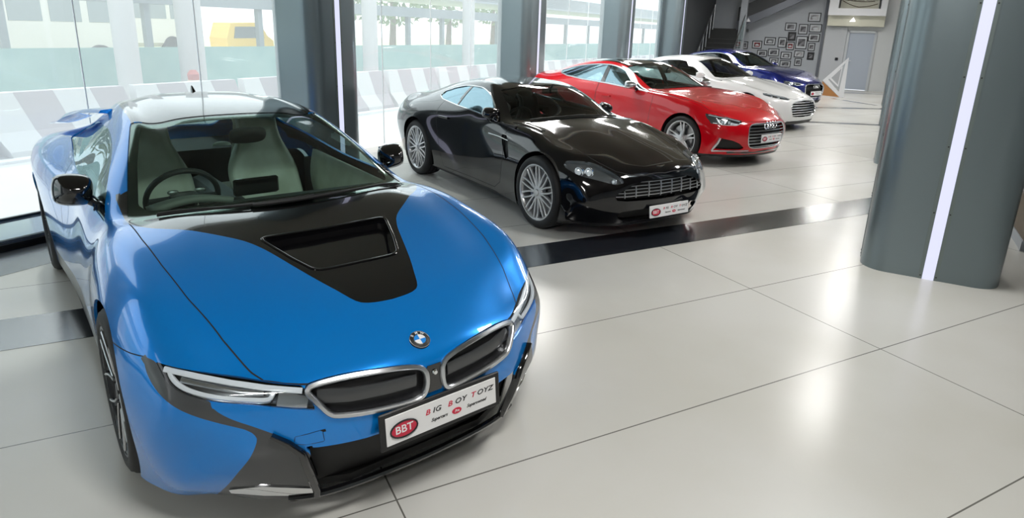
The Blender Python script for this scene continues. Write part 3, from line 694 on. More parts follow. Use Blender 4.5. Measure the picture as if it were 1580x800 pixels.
# i8 net: rows from lip to tail, half section k=0..8
I8=[
[(.86,0,.13),(.855,.15,.13),(.845,.28,.13),(.82,.42,.13),(.775,.52,.13),(.72,.60,.13),(.67,.65,.13),(.63,.685,.13),(.59,.715,.13)],
[(.915,0,.27),(.91,.15,.27),(.90,.29,.27),(.87,.43,.27),(.81,.55,.26),(.74,.65,.24),(.67,.72,.21),(.61,.765,.17),(.55,.79,.13)],
[(.945,0,.40),(.94,.16,.40),(.925,.31,.40),(.885,.46,.395),(.815,.60,.37),(.73,.71,.33),(.645,.79,.27),(.565,.835,.20),(.49,.85,.13)],
[(.955,0,.50),(.945,.17,.50),(.92,.33,.50),(.87,.48,.49),(.79,.63,.465),(.69,.76,.42),(.585,.845,.33),(.485,.885,.23),(.40,.895,.13)],
[(.94,0,.605),(.93,.17,.605),(.90,.33,.60),(.835,.49,.595),(.745,.64,.59),(.635,.81,.545),(.52,.895,.42),(.415,.92,.28),(.33,.92,.13)],
[(.87,0,.662),(.86,.17,.66),(.825,.33,.652),(.765,.49,.642),(.67,.64,.642),(.54,.82,.65),(.44,.915,.51),(.345,.94,.32),(.26,.93,.13)],
[(.74,0,.715),(.73,.17,.715),(.70,.34,.712),(.64,.50,.71),(.555,.66,.715),(.44,.84,.72),(.345,.935,.575),(.27,.95,.36),(.20,.93,.13)],
[(.58,0,.765),(.575,.18,.767),(.55,.35,.768),(.50,.52,.77),(.42,.68,.78),(.31,.85,.79),(.21,.945,.63),(.15,.955,.38),(.10,.93,.13)],
[(.25,0,.83),(.25,.18,.835),(.24,.35,.842),(.21,.52,.85),(.15,.68,.855),(.07,.845,.848),(0,.945,.69),(0,.955,.42),(0,.93,.13)],
[(-.05,0,.885),(-.05,.18,.89),(-.06,.36,.90),(-.09,.53,.91),(-.14,.68,.905),(-.20,.845,.88),(-.22,.93,.72),(-.22,.94,.45),(-.22,.93,.13)],
[(-.30,0,.92),(-.31,.19,.925),(-.34,.38,.935),(-.40,.55,.935),(-.45,.70,.915),(-.48,.835,.88),(-.50,.91,.72),(-.50,.93,.45),(-.50,.92,.14)],
[(-.42,0,.945),(-.43,.20,.945),(-.46,.40,.94),(-.52,.58,.925),(-.60,.735,.905),(-.66,.82,.87),(-.68,.885,.73),(-.68,.92,.45),(-.68,.91,.15)],
[(-.80,0,1.115),(-.81,.19,1.11),(-.83,.37,1.095),(-.88,.54,1.075),(-.95,.68,1.045),(-.98,.83,.885),(-1.0,.88,.73),(-1.0,.915,.45),(-1.0,.905,.16)],
[(-1.36,0,1.28),(-1.365,.17,1.277),(-1.38,.32,1.265),(-1.40,.46,1.243),(-1.42,.575,1.222),(-1.45,.815,.90),(-1.45,.87,.75),(-1.45,.91,.45),(-1.45,.90,.17)],
[(-1.85,0,1.325),(-1.85,.17,1.322),(-1.85,.31,1.31),(-1.85,.44,1.288),(-1.85,.555,1.25),(-1.85,.81,.93),(-1.85,.89,.78),(-1.85,.93,.45),(-1.85,.91,.17)],
[(-2.25,0,1.315),(-2.25,.16,1.312),(-2.25,.30,1.30),(-2.25,.42,1.275),(-2.25,.52,1.23),(-2.25,.78,.98),(-2.25,.92,.84),(-2.25,.955,.48),(-2.25,.93,.17)],
[(-2.7,0,1.19),(-2.7,.15,1.187),(-2.7,.29,1.175),(-2.7,.40,1.15),(-2.7,.49,1.115),(-2.7,.76,1.0),(-2.7,.945,.86),(-2.7,.97,.5),(-2.7,.94,.17)],
[(-3.15,0,1.025),(-3.15,.16,1.023),(-3.15,.30,1.015),(-3.15,.42,1.0),(-3.15,.52,.975),(-3.15,.76,.96),(-3.15,.94,.84),(-3.15,.96,.5),(-3.15,.90,.2)],
[(-3.5,0,.90),(-3.5,.17,.90),(-3.5,.32,.895),(-3.5,.46,.895),(-3.5,.58,.90),(-3.5,.76,.90),(-3.48,.89,.78),(-3.45,.90,.5),(-3.4,.84,.24)],
[(-3.7,0,.865),(-3.7,.17,.865),(-3.69,.32,.865),(-3.67,.46,.87),(-3.64,.58,.885),(-3.60,.71,.84),(-3.56,.80,.7),(-3.52,.82,.5),(-3.46,.78,.28)],
[(-3.72,0,.7),(-3.72,.17,.7),(-3.71,.32,.7),(-3.69,.46,.69),(-3.66,.58,.67),(-3.62,.68,.62),(-3.58,.74,.54),(-3.55,.76,.42),(-3.5,.74,.30)],
[(-3.6,0,.3),(-3.6,.17,.3),(-3.6,.32,.3),(-3.59,.44,.3),(-3.58,.54,.3),(-3.57,.62,.3),(-3.56,.66,.3),(-3.54,.68,.3),(-3.5,.70,.3)],
]
def _row(xs,ys,zs): return list(zip(xs if hasattr(xs,'__len__') else [xs]*len(ys),ys,zs))
VAN=[
[(.72,0,.14),(.715,.15,.14),(.70,.30,.14),(.66,.45,.14),(.60,.57,.14),(.54,.66,.14),(.49,.72,.14),(.45,.76,.14),(.41,.80,.14)],
[(.775,0,.28),(.77,.15,.28),(.755,.30,.28),(.715,.46,.28),(.645,.60,.27),(.57,.70,.25),(.50,.77,.22),(.45,.82,.18),(.40,.84,.14)],
[(.80,0,.42),(.795,.16,.42),(.775,.32,.42),(.73,.48,.415),(.65,.63,.40),(.56,.745,.35),(.485,.815,.29),(.43,.855,.22),(.38,.87,.14)],
[(.79,0,.54),(.785,.16,.54),(.76,.33,.535),(.70,.49,.53),(.61,.64,.52),(.51,.77,.46),(.44,.84,.36),(.39,.875,.26),(.35,.885,.14)],
[(.735,0,.63),(.73,.17,.63),(.70,.33,.625),(.635,.49,.615),(.53,.64,.615),(.43,.79,.58),(.37,.865,.45),(.33,.895,.30),(.31,.895,.14)],
[(.60,0,.69),(.595,.17,.69),(.57,.33,.685),(.51,.49,.68),(.42,.64,.695),(.33,.79,.68),(.27,.88,.53),(.25,.905,.34),(.24,.90,.14)],
[(.40,0,.755),(.395,.17,.755),(.375,.34,.745),(.33,.50,.735),(.27,.64,.765),(.20,.79,.765),(.16,.89,.62),(.13,.91,.40),(.12,.90,.14)],
[(.10,0,.83),(.10,.18,.83),(.09,.35,.815),(.06,.51,.80),(.02,.65,.825),(-.02,.79,.825),(-.04,.895,.68),(-.05,.915,.44),(-.05,.90,.14)],
[(-.22,0,.895),(-.22,.18,.895),(-.23,.36,.88),(-.26,.53,.865),(-.28,.66,.87),(-.31,.79,.855),(-.32,.885,.70),(-.32,.90,.45),(-.32,.89,.15)],
[(-.48,0,.935),(-.49,.19,.933),(-.51,.38,.925),(-.55,.56,.91),(-.60,.70,.90),(-.63,.80,.865),(-.64,.875,.70),(-.64,.885,.45),(-.64,.87,.17)],
[(-.60,0,.975),(-.61,.19,.972),(-.63,.38,.96),(-.68,.55,.94),(-.75,.69,.92),(-.79,.80,.875),(-.80,.87,.70),(-.80,.88,.45),(-.80,.86,.18)],
[(-.88,0,1.12),(-.89,.18,1.115),(-.91,.35,1.10),(-.95,.50,1.075),(-1.0,.625,1.035),(-1.04,.80,.90),(-1.05,.865,.72),(-1.05,.875,.45),(-1.05,.855,.18)],
[(-1.18,0,1.225),(-1.19,.17,1.222),(-1.21,.32,1.21),(-1.24,.45,1.19),(-1.28,.56,1.155),(-1.32,.79,.925),(-1.33,.86,.74),(-1.33,.87,.45),(-1.33,.85,.18)],
_row(-1.55,(0,.17,.31,.44,.545,.79,.865,.88,.855),(1.255,1.252,1.242,1.222,1.185,.94,.76,.45,.18)),
_row(-1.95,(0,.17,.30,.42,.525,.775,.885,.895,.865),(1.235,1.232,1.222,1.20,1.16,.955,.78,.45,.18)),
_row(-2.35,(0,.16,.29,.40,.50,.75,.92,.925,.88),(1.165,1.162,1.15,1.13,1.09,.965,.80,.48,.18)),
_row(-2.75,(0,.16,.29,.41,.51,.73,.93,.935,.88),(1.07,1.067,1.055,1.04,1.005,.955,.80,.48,.20)),
_row(-3.1,(0,.17,.31,.43,.55,.73,.91,.915,.86),(.985,.984,.98,.97,.955,.92,.76,.48,.22)),
_row((-3.42,-3.42,-3.41,-3.40,-3.38,-3.35,-3.32,-3.30,-3.28),(0,.17,.32,.45,.57,.71,.84,.85,.80),(.96,.96,.955,.945,.93,.88,.70,.48,.25)),
_row((-3.52,-3.52,-3.51,-3.49,-3.46,-3.42,-3.38,-3.36,-3.34),(0,.17,.32,.45,.57,.68,.77,.79,.76),(.88,.88,.88,.87,.85,.79,.66,.48,.28)),
_row((-3.57,-3.57,-3.56,-3.54,-3.51,-3.47,-3.43,-3.40,-3.38),(0,.17,.32,.45,.56,.66,.73,.75,.73),(.62,.62,.62,.61,.60,.56,.50,.42,.30)),
_row((-3.45,-3.45,-3.45,-3.44,-3.43,-3.42,-3.41,-3.40,-3.38),(0,.17,.32,.44,.54,.62,.66,.68,.70),(.28,)*9),
]
S5=[
[(.80,0,.15),(.795,.16,.15),(.775,.32,.15),(.73,.48,.15),(.66,.60,.15),(.59,.69,.15),(.53,.75,.15),(.48,.80,.15),(.44,.83,.15)],
[(.855,0,.30),(.85,.17,.30),(.83,.34,.30),(.78,.50,.30),(.70,.64,.29),(.61,.74,.27),(.54,.80,.24),(.48,.85,.19),(.43,.865,.15)],
[(.88,0,.48),(.875,.17,.48),(.855,.35,.48),(.805,.52,.475),(.72,.67,.45),(.62,.78,.40),(.53,.85,.33),(.46,.885,.24),(.41,.895,.15)],
[(.87,0,.63),(.865,.17,.63),(.84,.35,.625),(.785,.52,.62),(.69,.68,.60),(.57,.80,.55),(.48,.87,.42),(.42,.90,.28),(.38,.905,.15)],
[(.82,0,.72),(.81,.17,.72),(.785,.35,.715),(.72,.52,.71),(.61,.68,.715),(.49,.81,.685),(.41,.885,.52),(.36,.91,.33),(.33,.91,.15)],
[(.68,0,.785),(.67,.17,.785),(.64,.36,.785),(.58,.53,.785),(.49,.69,.80),(.38,.82,.775),(.31,.90,.60),(.27,.92,.38),(.25,.915,.15)],
[(.42,0,.845),(.415,.18,.847),(.39,.37,.85),(.34,.54,.86),(.27,.70,.87),(.18,.83,.845),(.13,.905,.68),(.10,.92,.42),(.09,.915,.15)],
[(.08,0,.905),(.07,.19,.907),(.05,.38,.912),(.02,.56,.915),(-.03,.71,.925),(-.08,.83,.895),(-.10,.905,.73),(-.10,.92,.45),(-.10,.91,.15)],
[(-.25,0,.96),(-.255,.19,.96),(-.27,.39,.96),(-.30,.57,.96),(-.33,.72,.96),(-.36,.835,.925),(-.37,.90,.76),(-.37,.915,.47),(-.37,.90,.16)],
[(-.52,0,1.0),(-.53,.20,1.0),(-.55,.40,.995),(-.58,.58,.985),(-.62,.73,.975),(-.65,.835,.94),(-.66,.895,.78),(-.66,.91,.48),(-.66,.895,.17)],
[(-.66,0,1.045),(-.67,.20,1.043),(-.69,.40,1.03),(-.74,.58,1.01),(-.80,.73,.99),(-.83,.83,.95),(-.84,.89,.79),(-.84,.905,.48),(-.84,.89,.18)],
[(-1.0,0,1.20),(-1.01,.19,1.195),(-1.03,.38,1.18),(-1.07,.54,1.155),(-1.13,.66,1.12),(-1.16,.82,.965),(-1.17,.885,.80),(-1.17,.90,.48),(-1.17,.885,.18)],
[(-1.42,0,1.345),(-1.43,.19,1.34),(-1.44,.36,1.33),(-1.47,.50,1.305),(-1.50,.605,1.265),(-1.53,.81,.985),(-1.53,.88,.81),(-1.53,.895,.48),(-1.53,.88,.18)],
_row(-1.8,(0,.18,.35,.48,.59,.81,.885,.90,.885),(1.384,1.38,1.368,1.345,1.305,1.0,.82,.48,.18)),
_row(-2.3,(0,.18,.34,.47,.575,.805,.895,.905,.89),(1.37,1.366,1.353,1.33,1.285,1.015,.83,.48,.18)),
_row(-2.75,(0,.17,.33,.45,.55,.79,.91,.915,.895),(1.295,1.29,1.28,1.255,1.215,1.03,.84,.48,.18)),
_row(-3.15,(0,.17,.33,.45,.56,.775,.91,.915,.89),(1.185,1.182,1.17,1.15,1.11,1.02,.84,.50,.20)),
_row(-3.5,(0,.17,.34,.47,.60,.76,.88,.89,.86),(1.085,1.084,1.08,1.07,1.05,.99,.82,.50,.22)),
_row((-3.78,-3.78,-3.77,-3.75,-3.73,-3.70,-3.66,-3.64,-3.60),(0,.17,.34,.47,.60,.74,.83,.84,.80),(1.05,1.05,1.045,1.035,1.01,.95,.80,.50,.27)),
_row((-3.84,-3.84,-3.83,-3.81,-3.78,-3.74,-3.70,-3.68,-3.65),(0,.17,.34,.47,.59,.70,.78,.79,.76),(.85,.85,.85,.84,.83,.80,.70,.50,.30)),
_row((-3.84,-3.84,-3.83,-3.81,-3.78,-3.74,-3.70,-3.68,-3.65),(0,.17,.34,.47,.58,.67,.73,.75,.74),(.55,.55,.55,.55,.54,.52,.48,.42,.32)),
_row((-3.72,-3.72,-3.72,-3.71,-3.70,-3.69,-3.68,-3.67,-3.65),(0,.17,.32,.44,.54,.62,.66,.68,.70),(.28,)*9),
]
def stretch(net,wb0,wb1,sy=1.,zt=1.,zb=1.,fo=1.):
    """longer wheelbase and taller cabin"""
    out=[]
    for r in net:
        q=[]
        for x,y,z in r:
            x2=x*fo if x>0 else (x*wb1/wb0 if x>-wb0 else x-(wb1-wb0))
            k=max(0,min(1,(z-.85)/.35));q.append((x2,y*sy,z*(zb*(1-k)+zt*k)))
        out.append(q)
    return out
RAP=stretch(VAN,2.6,2.989,1.03,1.075,1.03,1.05)
A6=stretch(S5,2.824,2.91,1.0,1.04,1.02,1.)

def _adj(net,edits):
    """edits: (row, k range, dx, dy, dz)"""
    N=[[list(p) for p in r] for r in net]
    for rows,ks,dx,dy,dz in edits:
        for r in rows:
            for k in ks:
                N[r][k][0]+=dx;N[r][k][2]+=dz
                if k>0:N[r][k][1]+=dy
    return [[tuple(p) for p in r] for r in N]
VAN=_adj(VAN,[((14,),range(0,5),0,0,.025),((15,),range(0,5),0,0,.045),((16,),range(0,5),0,0,.045),((17,),range(0,5),0,0,.02),((13,),range(0,5),0,0,.012),((5,6,7),(4,5),0,0,-.025),((2,3,4,5),(5,6,7),.015,.018,0),((0,1,2,3,4),(3,4,5),.02,.01,0)])
S5=_adj(S5,[((4,),range(0,5),0,0,-.055),((5,),range(0,6),0,0,-.045),((6,),range(0,5),0,0,-.02),((3,),range(0,5),0,0,-.035),((13,14),range(0,5),0,0,.012),((15,16),range(0,5),0,0,.015)])
RAP=stretch(VAN,2.6,2.989,1.03,1.085,1.03,1.05)
A6=stretch(S5,2.824,2.91,1.0,1.04,1.03,1.)
# ---------------- shared car materials
M={}
def paint(name,col,metal=.5,rough=.32,coat=1.,noise=0): return mat(name,col,rough,metal,.2,coat,.02)
M['black_gloss']=mat('gloss_black',(.004,.004,.005),.12,0,.5,1.,.02)
M['black_trim']=mat('black_trim',(.012,.012,.013),.45)
M['grey_trim']=mat('grey_trim',(.055,.058,.062),.35,.2,.5,.6,.1)
M['rubber']=mat('tyre_rubber',(.014,.014,.015),.62)
M['chrome']=mat('chrome',(.82,.83,.85),.08,1.)
M['satin']=mat('satin_silver',(.62,.64,.67),.28,1.)
M['alloy']=mat('alloy_silver',(.60,.61,.63),.3,.85,.5,.5,.1)
M['dark_alloy']=mat('dark_alloy',(.05,.052,.056),.3,.8)
M['seam']=mat('panel_gap',(.003,.003,.004),.7)
M['void']=mat('recess_black',(.004,.004,.004),.6)
M['mesh_black']=mat('grille_black',(.02,.02,.022),.4)
M['glass_ws']=thin_glass('windscreen_glass',(.70,.87,.80))
M['glass_side']=thin_glass('side_glass',(.60,.72,.74),refl=(.80,.96,1),f0=.20)
M['glass_dark']=thin_glass('privacy_glass',(.10,.13,.14),f0=.10)
M['glass_mirror']=thin_glass('reflective_side_glass',(.35,.42,.45),refl=(.62,.88,1.),f0=.42)
M['lens']=thin_glass('lamp_lens',(.93,.96,.97))
M['lamp_in']=mat('lamp_reflector',(.55,.57,.6),.18,.9)
M['lamp_dark']=mat('lamp_housing',(.16,.17,.18),.3,.6)
M['lamp_white']=mat('lamp_light_guide',(.82,.85,.9),.25,0,.5,.6)
M['bulb']=mat('projector_lens',(.85,.9,.95),.03,0,.9,1.,.0)
M['leather']=mat('cream_leather',(.72,.74,.64),.5,noise=(9,(.66,.68,.58),(.76,.78,.69)))
M['dark_leather']=mat('dark_leather',(.03,.03,.032),.5)
M['cabin']=mat('cabin_dark',(.018,.018,.02),.75)
M['red_leather']=mat('red_leather',(.25,.02,.02),.5)
M['white']=mat('plate_white',(.86,.86,.87),.35)
M['red']=mat('badge_red',(.62,.02,.06),.35)
M['ink']=mat('lettering_black',(.02,.02,.02),.4)
M['disc']=mat('brake_disc_steel',(.35,.35,.36),.3,1.)
M['mirror']=mat('mirror_glass',(.8,.82,.84),.02,1.)
M['badge_blue']=mat('badge_blue',(.02,.25,.75),.3)
def text_obj(name,body,size,mats,parent,loc,rot,extrude=.0006,shear=0.,align='CENTER',sx=1.,sp=1.):
    cu=bpy.data.curves.new(name,'FONT');cu.body=body;cu.size=size;cu.extrude=extrude;cu.align_x=align;cu.align_y='CENTER';cu.shear=shear;cu.space_character=sp;cu.resolution_u=3;cu.offset=size*.012
    t=bpy.data.objects.new(name,cu);COL.objects.link(t);bpy.context.view_layer.update()
    me=bpy.data.meshes.new_from_object(t.evaluated_get(bpy.context.evaluated_depsgraph_get()));bpy.data.objects.remove(t)
    me.materials.clear();setmats(me,mats)
    for v in me.vertices:v.co.x*=sx
    o=bpy.data.objects.new(name,me);o.location=loc;o.rotation_euler=rot;return link(o,parent)
def plate(parent,x,y,z,tilt=0.,w=.50,h=.112,frame=True,detail=True,yaw=0.):
    """number plate facing +x"""
    Rz=Matrix.Rotation(yaw,4,'Z');R=Rz@Matrix.Rotation(tilt,4,'Y');T=Matrix.Translation((x,y,z))@R
    b=MB();b.box((0,0,0),(.012,w+.045,h+.035) if frame else (.01,w,h),bev=.004);p=b.build('number_plate',M['black_trim'] if frame else M['white'],parent);p.matrix_local=T
    b=MB();b.box((.0075,0,0),(.004,w,h),bev=.0015);b.build('plate_face',M['white'],p)
    r=(math.pi/2,0,math.pi/2)
    b=MB();V=[(0,-w*.355+math.cos(a)*.056,-.006+math.sin(a)*.032) for a in np.linspace(0,2*math.pi,25)[:-1]]
    b.add([(.0098,v[1],v[2]) for v in V]+[(.0125,v[1],v[2]) for v in V],[list(range(24)),[24+i for i in range(24)]]+[[i,(i+1)%24,24+(i+1)%24,24+i] for i in range(24)])
    b.build('red_oval_badge',M['red'],p)
    b=MB();b.tube([(.0125,v[1],v[2]) for v in V],.0035,6,closed=True);b.build('oval_ring',M['dark_alloy'],p)
    if detail:
        text_obj('lettering','BBT',.042,M['white'],p,(.0128,-w*.355,-.006),r,sx=1.05)
        # red initials, black rest
        s=.029;x0=-.085
        for t,c,dx in (('B','red',0),('IG','ink',.036),('B','red',.112),('OY','ink',.148),('T','red',.232),('OYZ','ink',.266)):
            text_obj('lettering',t,s,M[c],p,(.0102,x0+dx*.90,.018),r,align='LEFT',sx=1.28,shear=.25,sp=1.05)
        text_obj('lettering','Supercars',.0185,M['ink'],p,(.0102,-.025,-.020),r,shear=.5)
        text_obj('lettering','Superowned',.0185,M['ink'],p,(.0102,.150,-.020),r,shear=.5)
        V=[(math.cos(a)*.022,math.sin(a)*.0125) for a in np.linspace(0,2*math.pi,17)[:-1]]
        b=MB();b.add([(.0098,.056+a,-.020+c) for a,c in V]+[(.0118,.056+a,-.020+c) for a,c in V],[list(range(16)),[16+i for i in range(16)]]+[[i,(i+1)%16,16+(i+1)%16,16+i] for i in range(16)]);b.build('small_red_oval',M['red'],p)
        text_obj('lettering','Pre',.015,M['white'],p,(.0122,.056,-.020),r,shear=.3)
    else:
        text_obj('lettering','BIG BOY TOYZ',.030,M['ink'],p,(.0102,.07,.018),r,sx=1.15)
        text_obj('lettering','Supercars  Superowned',.0185,M['ink'],p,(.0102,.07,-.020),r,shear=.5)
    return p
def wheel(parent,x,y,R=.34,W=.21,rim=.25,style='multi',mat_rim=None,steer=0.,zc=None):
    """y sign gives the side; outer face towards |y|"""
    s=1 if y>0 else -1;rm=M[mat_rim or 'alloy'];hw=W/2
    def place(o): return o
    b=MB() # barrel + lip (local: +y outward, later mirrored)
    b.lathe([(rim-.012,hw-.012),(rim+.006,hw-.004),(rim+.008,hw+.001),(rim-.004,hw+.001),(rim-.014,hw-.010),(rim-.022,hw-.03),(rim-.03,-hw+.03),(rim-.01,-hw)],56)
    def spoke(a0,a1,w0,w1,r0,r1,y0=-.02,y1=-.012,dish=.012,t0=.03,t1=.018,n=6):
        V=[];F=[]
        for i in range(n+1):
            t=i/n;a=a0+(a1-a0)*t;r=r0+(r1-r0)*t;w=(w0+(w1-w0)*t)/2;yy=hw+y0+(y1-y0)*t-dish*math.sin(math.pi*t);th=t0+(t1-t0)*t
            da=Vector((math.cos(a),0,math.sin(a)));dt=Vector((-math.sin(a),0,math.cos(a)));c=da*r
            for (u,v) in ((-1,-1),(-1,-.25),(-.7,0),(.7,0),(1,-.25),(1,-1)):
                V.append(c+dt*(u*w)+Vector((0,yy+v*th,0)))
        for i in range(n):
            for j in range(6): F.append([i*6+j,i*6+(j+1)%6,(i+1)*6+(j+1)%6,(i+1)*6+j])
        b.add(V,F)
    r1=rim-.012
    if style=='multi':
        for i in range(10):
            a=2*math.pi*i/10
            for q in(-1,1):
                spoke(a+q*.06,a+q*.22,.022,.019,.055,r1,y0=-.016,y1=-.006,dish=.003,n=4)
        
    elif style=='audi5':
        for i in range(5):
            a=2*math.pi*i/5+.3
            for q in(-1,1): spoke(a+q*.16,a+q*.13,.045,.020,.05,r1)
            spoke(a,a,.05,.008,.05,.16,y0=-.03,y1=-.05)
    elif style=='i8':
        for i in range(5):
            a=2*math.pi*i/5+.25
            for q in(-1,1): spoke(a+q*.10,a+q*.30,.030,.022,.05,r1,y0=-.03,y1=-.006)
            spoke(a+.62,a+.62,.05,.016,.06,r1,y0=-.045,y1=-.02)
    else:
        for i in range(10):
            a=2*math.pi*i/10;spoke(a,a,.030,.022,.05,r1)
    # hub
    b.lathe([(0,hw-.004),(.028,hw-.006),(.034,hw-.014),(.062,hw-.018),(.07,hw-.03),(.07,hw-.07)],24)
    o=b.build('wheel',rm,parent,angle=30)
    if style=='i8':
        pass
    zc=R if zc is None else zc
    o.location=(x,s*(abs(y)-hw),zc)
    o.rotation_euler=(0,0,(0 if s>0 else math.pi)+steer)
    t=MB();k=R-rim
    prof=[(rim+.002,hw-.012),(rim+.012,hw+.002),(rim+.25*k,hw+.008),(rim+.55*k,hw+.010),(rim+.82*k,hw+.001),(R-.012,hw-.006),(R-.004,hw-.014)]
    for g in range(-3,4):
        c=g*W*.12;prof+=[(R,c+W*.045),(R,c+W*.012),(R-.007,c+W*.009),(R-.007,c-W*.009),(R,c-W*.012)] if g>-4 else []
    # rebuild tread so that offsets run monotonically
    pr=[p for p in prof[:7]]
    for g in (.30,.10,-.10,-.30):
        pr+= [(R,g*W+W*.085),(R,g*W-W*.085),(R-.008,g*W-W*.09),(R-.008,g*W-W*.11)]
    pr+=[(R-.004,-hw+.014),(R-.012,-hw+.006),(rim+.5*k,-hw-.008),(rim+.002,-hw+.01)]
    t.lathe(pr,56);t.build('tyre',M['rubber'],o,angle=50)
    d=MB();d.lathe([(.05,hw-.085),(rim*.80,hw-.085),(rim*.80,hw-.10),(.05,hw-.10)],40);d.build('brake_disc',M['disc'],o)
    c=MB();c.lathe([(rim*.62,hw-.075),(rim*.86,hw-.075),(rim*.86,hw-.12),(rim*.62,hw-.12)],8,a0=-.5+(0 if s>0 else math.pi),a1=.5+(0 if s>0 else math.pi));c.build('brake_caliper',M['dark_alloy'],o)
    d=MB();d.lathe([(.0,-hw+.03),(rim-.012,-hw+.03)],32);d.build('wheel_backing',M['void'],o)
    return o
def wheel_well(parent,x,zc,R,y0,y1,name='wheel_arch_liner'):
    for s in(-1,1):
        b=MB();b.lathe([(R,s*y1),(R,s*y0),(.02,s*y0)],40,c=(x,0,zc),a0=-.45,a1=math.pi+.45);b.build(name,M['void'],parent)
def seat(parent,x,y,z,mt,scale=1.,name='seat',rake=.32,tall=.78):
    """sculpted bucket: cushion + back + headrest"""
    b=MB()
    def cush(u,v):
        w=.50*(1-.08*u);yy=(v-.5)*w;e=abs(v-.5)*2;zz=.10+.05*max(0,(e-.62)/.38)**1.0-.02*(1-e)+.03*(1-u);xx=.28-.52*u
        if v in(0,1): zz-=.10
        return (xx,yy,zz-(.10 if u==0 else 0))
    b.grid(cush,8,12)
    def back(u,v):
        q=min(1,max(0,(u-.42)/.40))
        w=.50*(1-.42*(3*q*q-2*q*q*q));e=abs(v-.5)*2;yy=(v-.5)*w
        t=.02+.06*max(0,(e-.6)/.4);hz=.10+u*tall;xx=-.22-math.tan(rake)*u*tall+t-(.10 if v in(0,1) or u==1 else 0)+.02*math.sin(u*9)
        return (xx,yy,hz)
    b.grid(back,16,14)
    b2=b.build(name,mt,parent,angle=60)
    md=b2.modifiers.new('t','SOLIDIFY');md.thickness=.09;md.offset=-1
    md=b2.modifiers.new('s','SUBSURF');md.levels=1;md.render_levels=2
    b2.location=(x,y,z);b2.scale=(scale,scale,scale)
    h=MB();h.box((0,0,0),(.09,.24,.17),bev=.04);o=h.build('headrest',mt,b2,sub=2);o.location=(-.235-math.tan(rake)*tall*.97,0,.10+tall*.93);o.rotation_euler=(0,-rake*.5,0)
    return b2
def steering(parent,x,y,z,r=.185,tilt=.42,mt=None):
    b=MB();P=[(0,math.cos(a)*r,math.sin(a)*r) for a in np.linspace(0,2*math.pi,41)[:-1]];b.tube(P,.016,10,closed=True,up=(1,0,0))
    o=b.build('steering_wheel',mt or M['dark_leather'],parent);o.location=(x,y,z);o.rotation_euler=(0,tilt,0)
    s=MB();s.box((.01,0,-.01),(.05,.15,.12),bev=.02)
    for a in(0,math.pi,-math.pi/2):
        s.tube([(0.005,math.cos(a)*.05,math.sin(a)*.05),(0,math.cos(a)*r,math.sin(a)*r)],[.022,.015],8)
    s.build('steering_hub',M['dark_leather'],o,sub=0)
    k=MB();
    for q in(-1,1):k.box((-.005,q*.09,.0),(.02,.045,.028),bev=.006)
    k.build('steering_buttons',M['satin'],o);return o
def blob(parent,name,mats,pts,sub=2):
    """closed smooth solid from stacked rings: pts list of (centre(x,y,z), axis vectors a,b) -> ring of 8"""
    b=MB();V=[];n=12
    for c,a,d in pts:
        for i in range(n):
            t=2*math.pi*i/n;ct=math.copysign(abs(math.cos(t))**.55,math.cos(t));st=math.copysign(abs(math.sin(t))**.55,math.sin(t))
            V.append(Vector(c)+Vector(a)*ct+Vector(d)*st)
    F=[];m=len(pts)
    for i in range(m-1):
        for j in range(n):F.append([i*n+j,i*n+(j+1)%n,(i+1)*n+(j+1)%n,(i+1)*n+j])
    F+=[list(range(n))[::-1],[(m-1)*n+j for j in range(n)]]
    b.add(V,F);return b.build(name,mats,parent,sub=sub,angle=80)
def door_mirror(parent,x,y,z,mt,w=.20,h=.13,side=1,foot=None,stem=None,folded=False):
    """housing pointing forward; y>0 for side=1"""
    s=side;P=[]
    for t,fx in ((0,.0),(.12,.35),(.35,.75),(.65,1.),(.9,1.0),(1,.95)):
        P.append(((x+.075-.14*t,s*(y+.01*t),z),(0,s*w/2*(.25+.75*fx),.012*fx),(0,-.01*s*fx,h/2*(.25+.75*fx))))
    o=blob(parent,'door_mirror',mt,P)
    g=MB();g.box((x-.068,s*(y+.01),z),(.006,w*.8,h*.78),bev=.002);g.build('mirror_glass',M['mirror'],o)
    if folded:
        q0=foot or (x+.02,y-.1,z-.08);o.matrix_local=Matrix.Translation((q0[0],s*q0[1],0))@Matrix.Rotation(s*math.radians(58),4,'Z')@Matrix.Translation((-q0[0],-s*q0[1],0))
    f=MB();q=foot or (x+.02,y-w*.75,z-h*.75)
    f.tube([(x,s*(y-w*.30),z-h*.30),(x+.01,s*(y-w*.5),z-h*.5),(q[0],s*q[1],q[2])],[.028,.022,.030],10);f.build('mirror_foot',stem or mt,o)
    return o
def drape(pm_bvh,pts,axis,off=0.):
    """project 2D points on the shell. axis 'front': (y,z) seen from +x ; 'top': (x,y) from above ; 'side': (x,z) from +-y (y sign given in 3rd value)"""
    out=[]
    for q in pts:
        if axis=='front': o=Vector((3,q[0],q[1]));d=Vector((-1,0,0))
        elif axis=='top': o=Vector((q[0],q[1],3));d=Vector((0,0,-1))
        else: o=Vector((q[0],3*q[2],q[1]));d=Vector((0,-q[2],0))
        h=pm_bvh.ray_cast(o,d)
        if h[0] is None: continue
        n=h[1] if h[1].dot(d)<0 else -h[1]
        out.append((h[0]+n*off,n))
    return out
from mathutils.bvhtree import BVHTree
def bvh(pm): return BVHTree.FromPolygons([tuple(v) for v in pm.V],[f for f in pm.F if len(set(f))>=3])
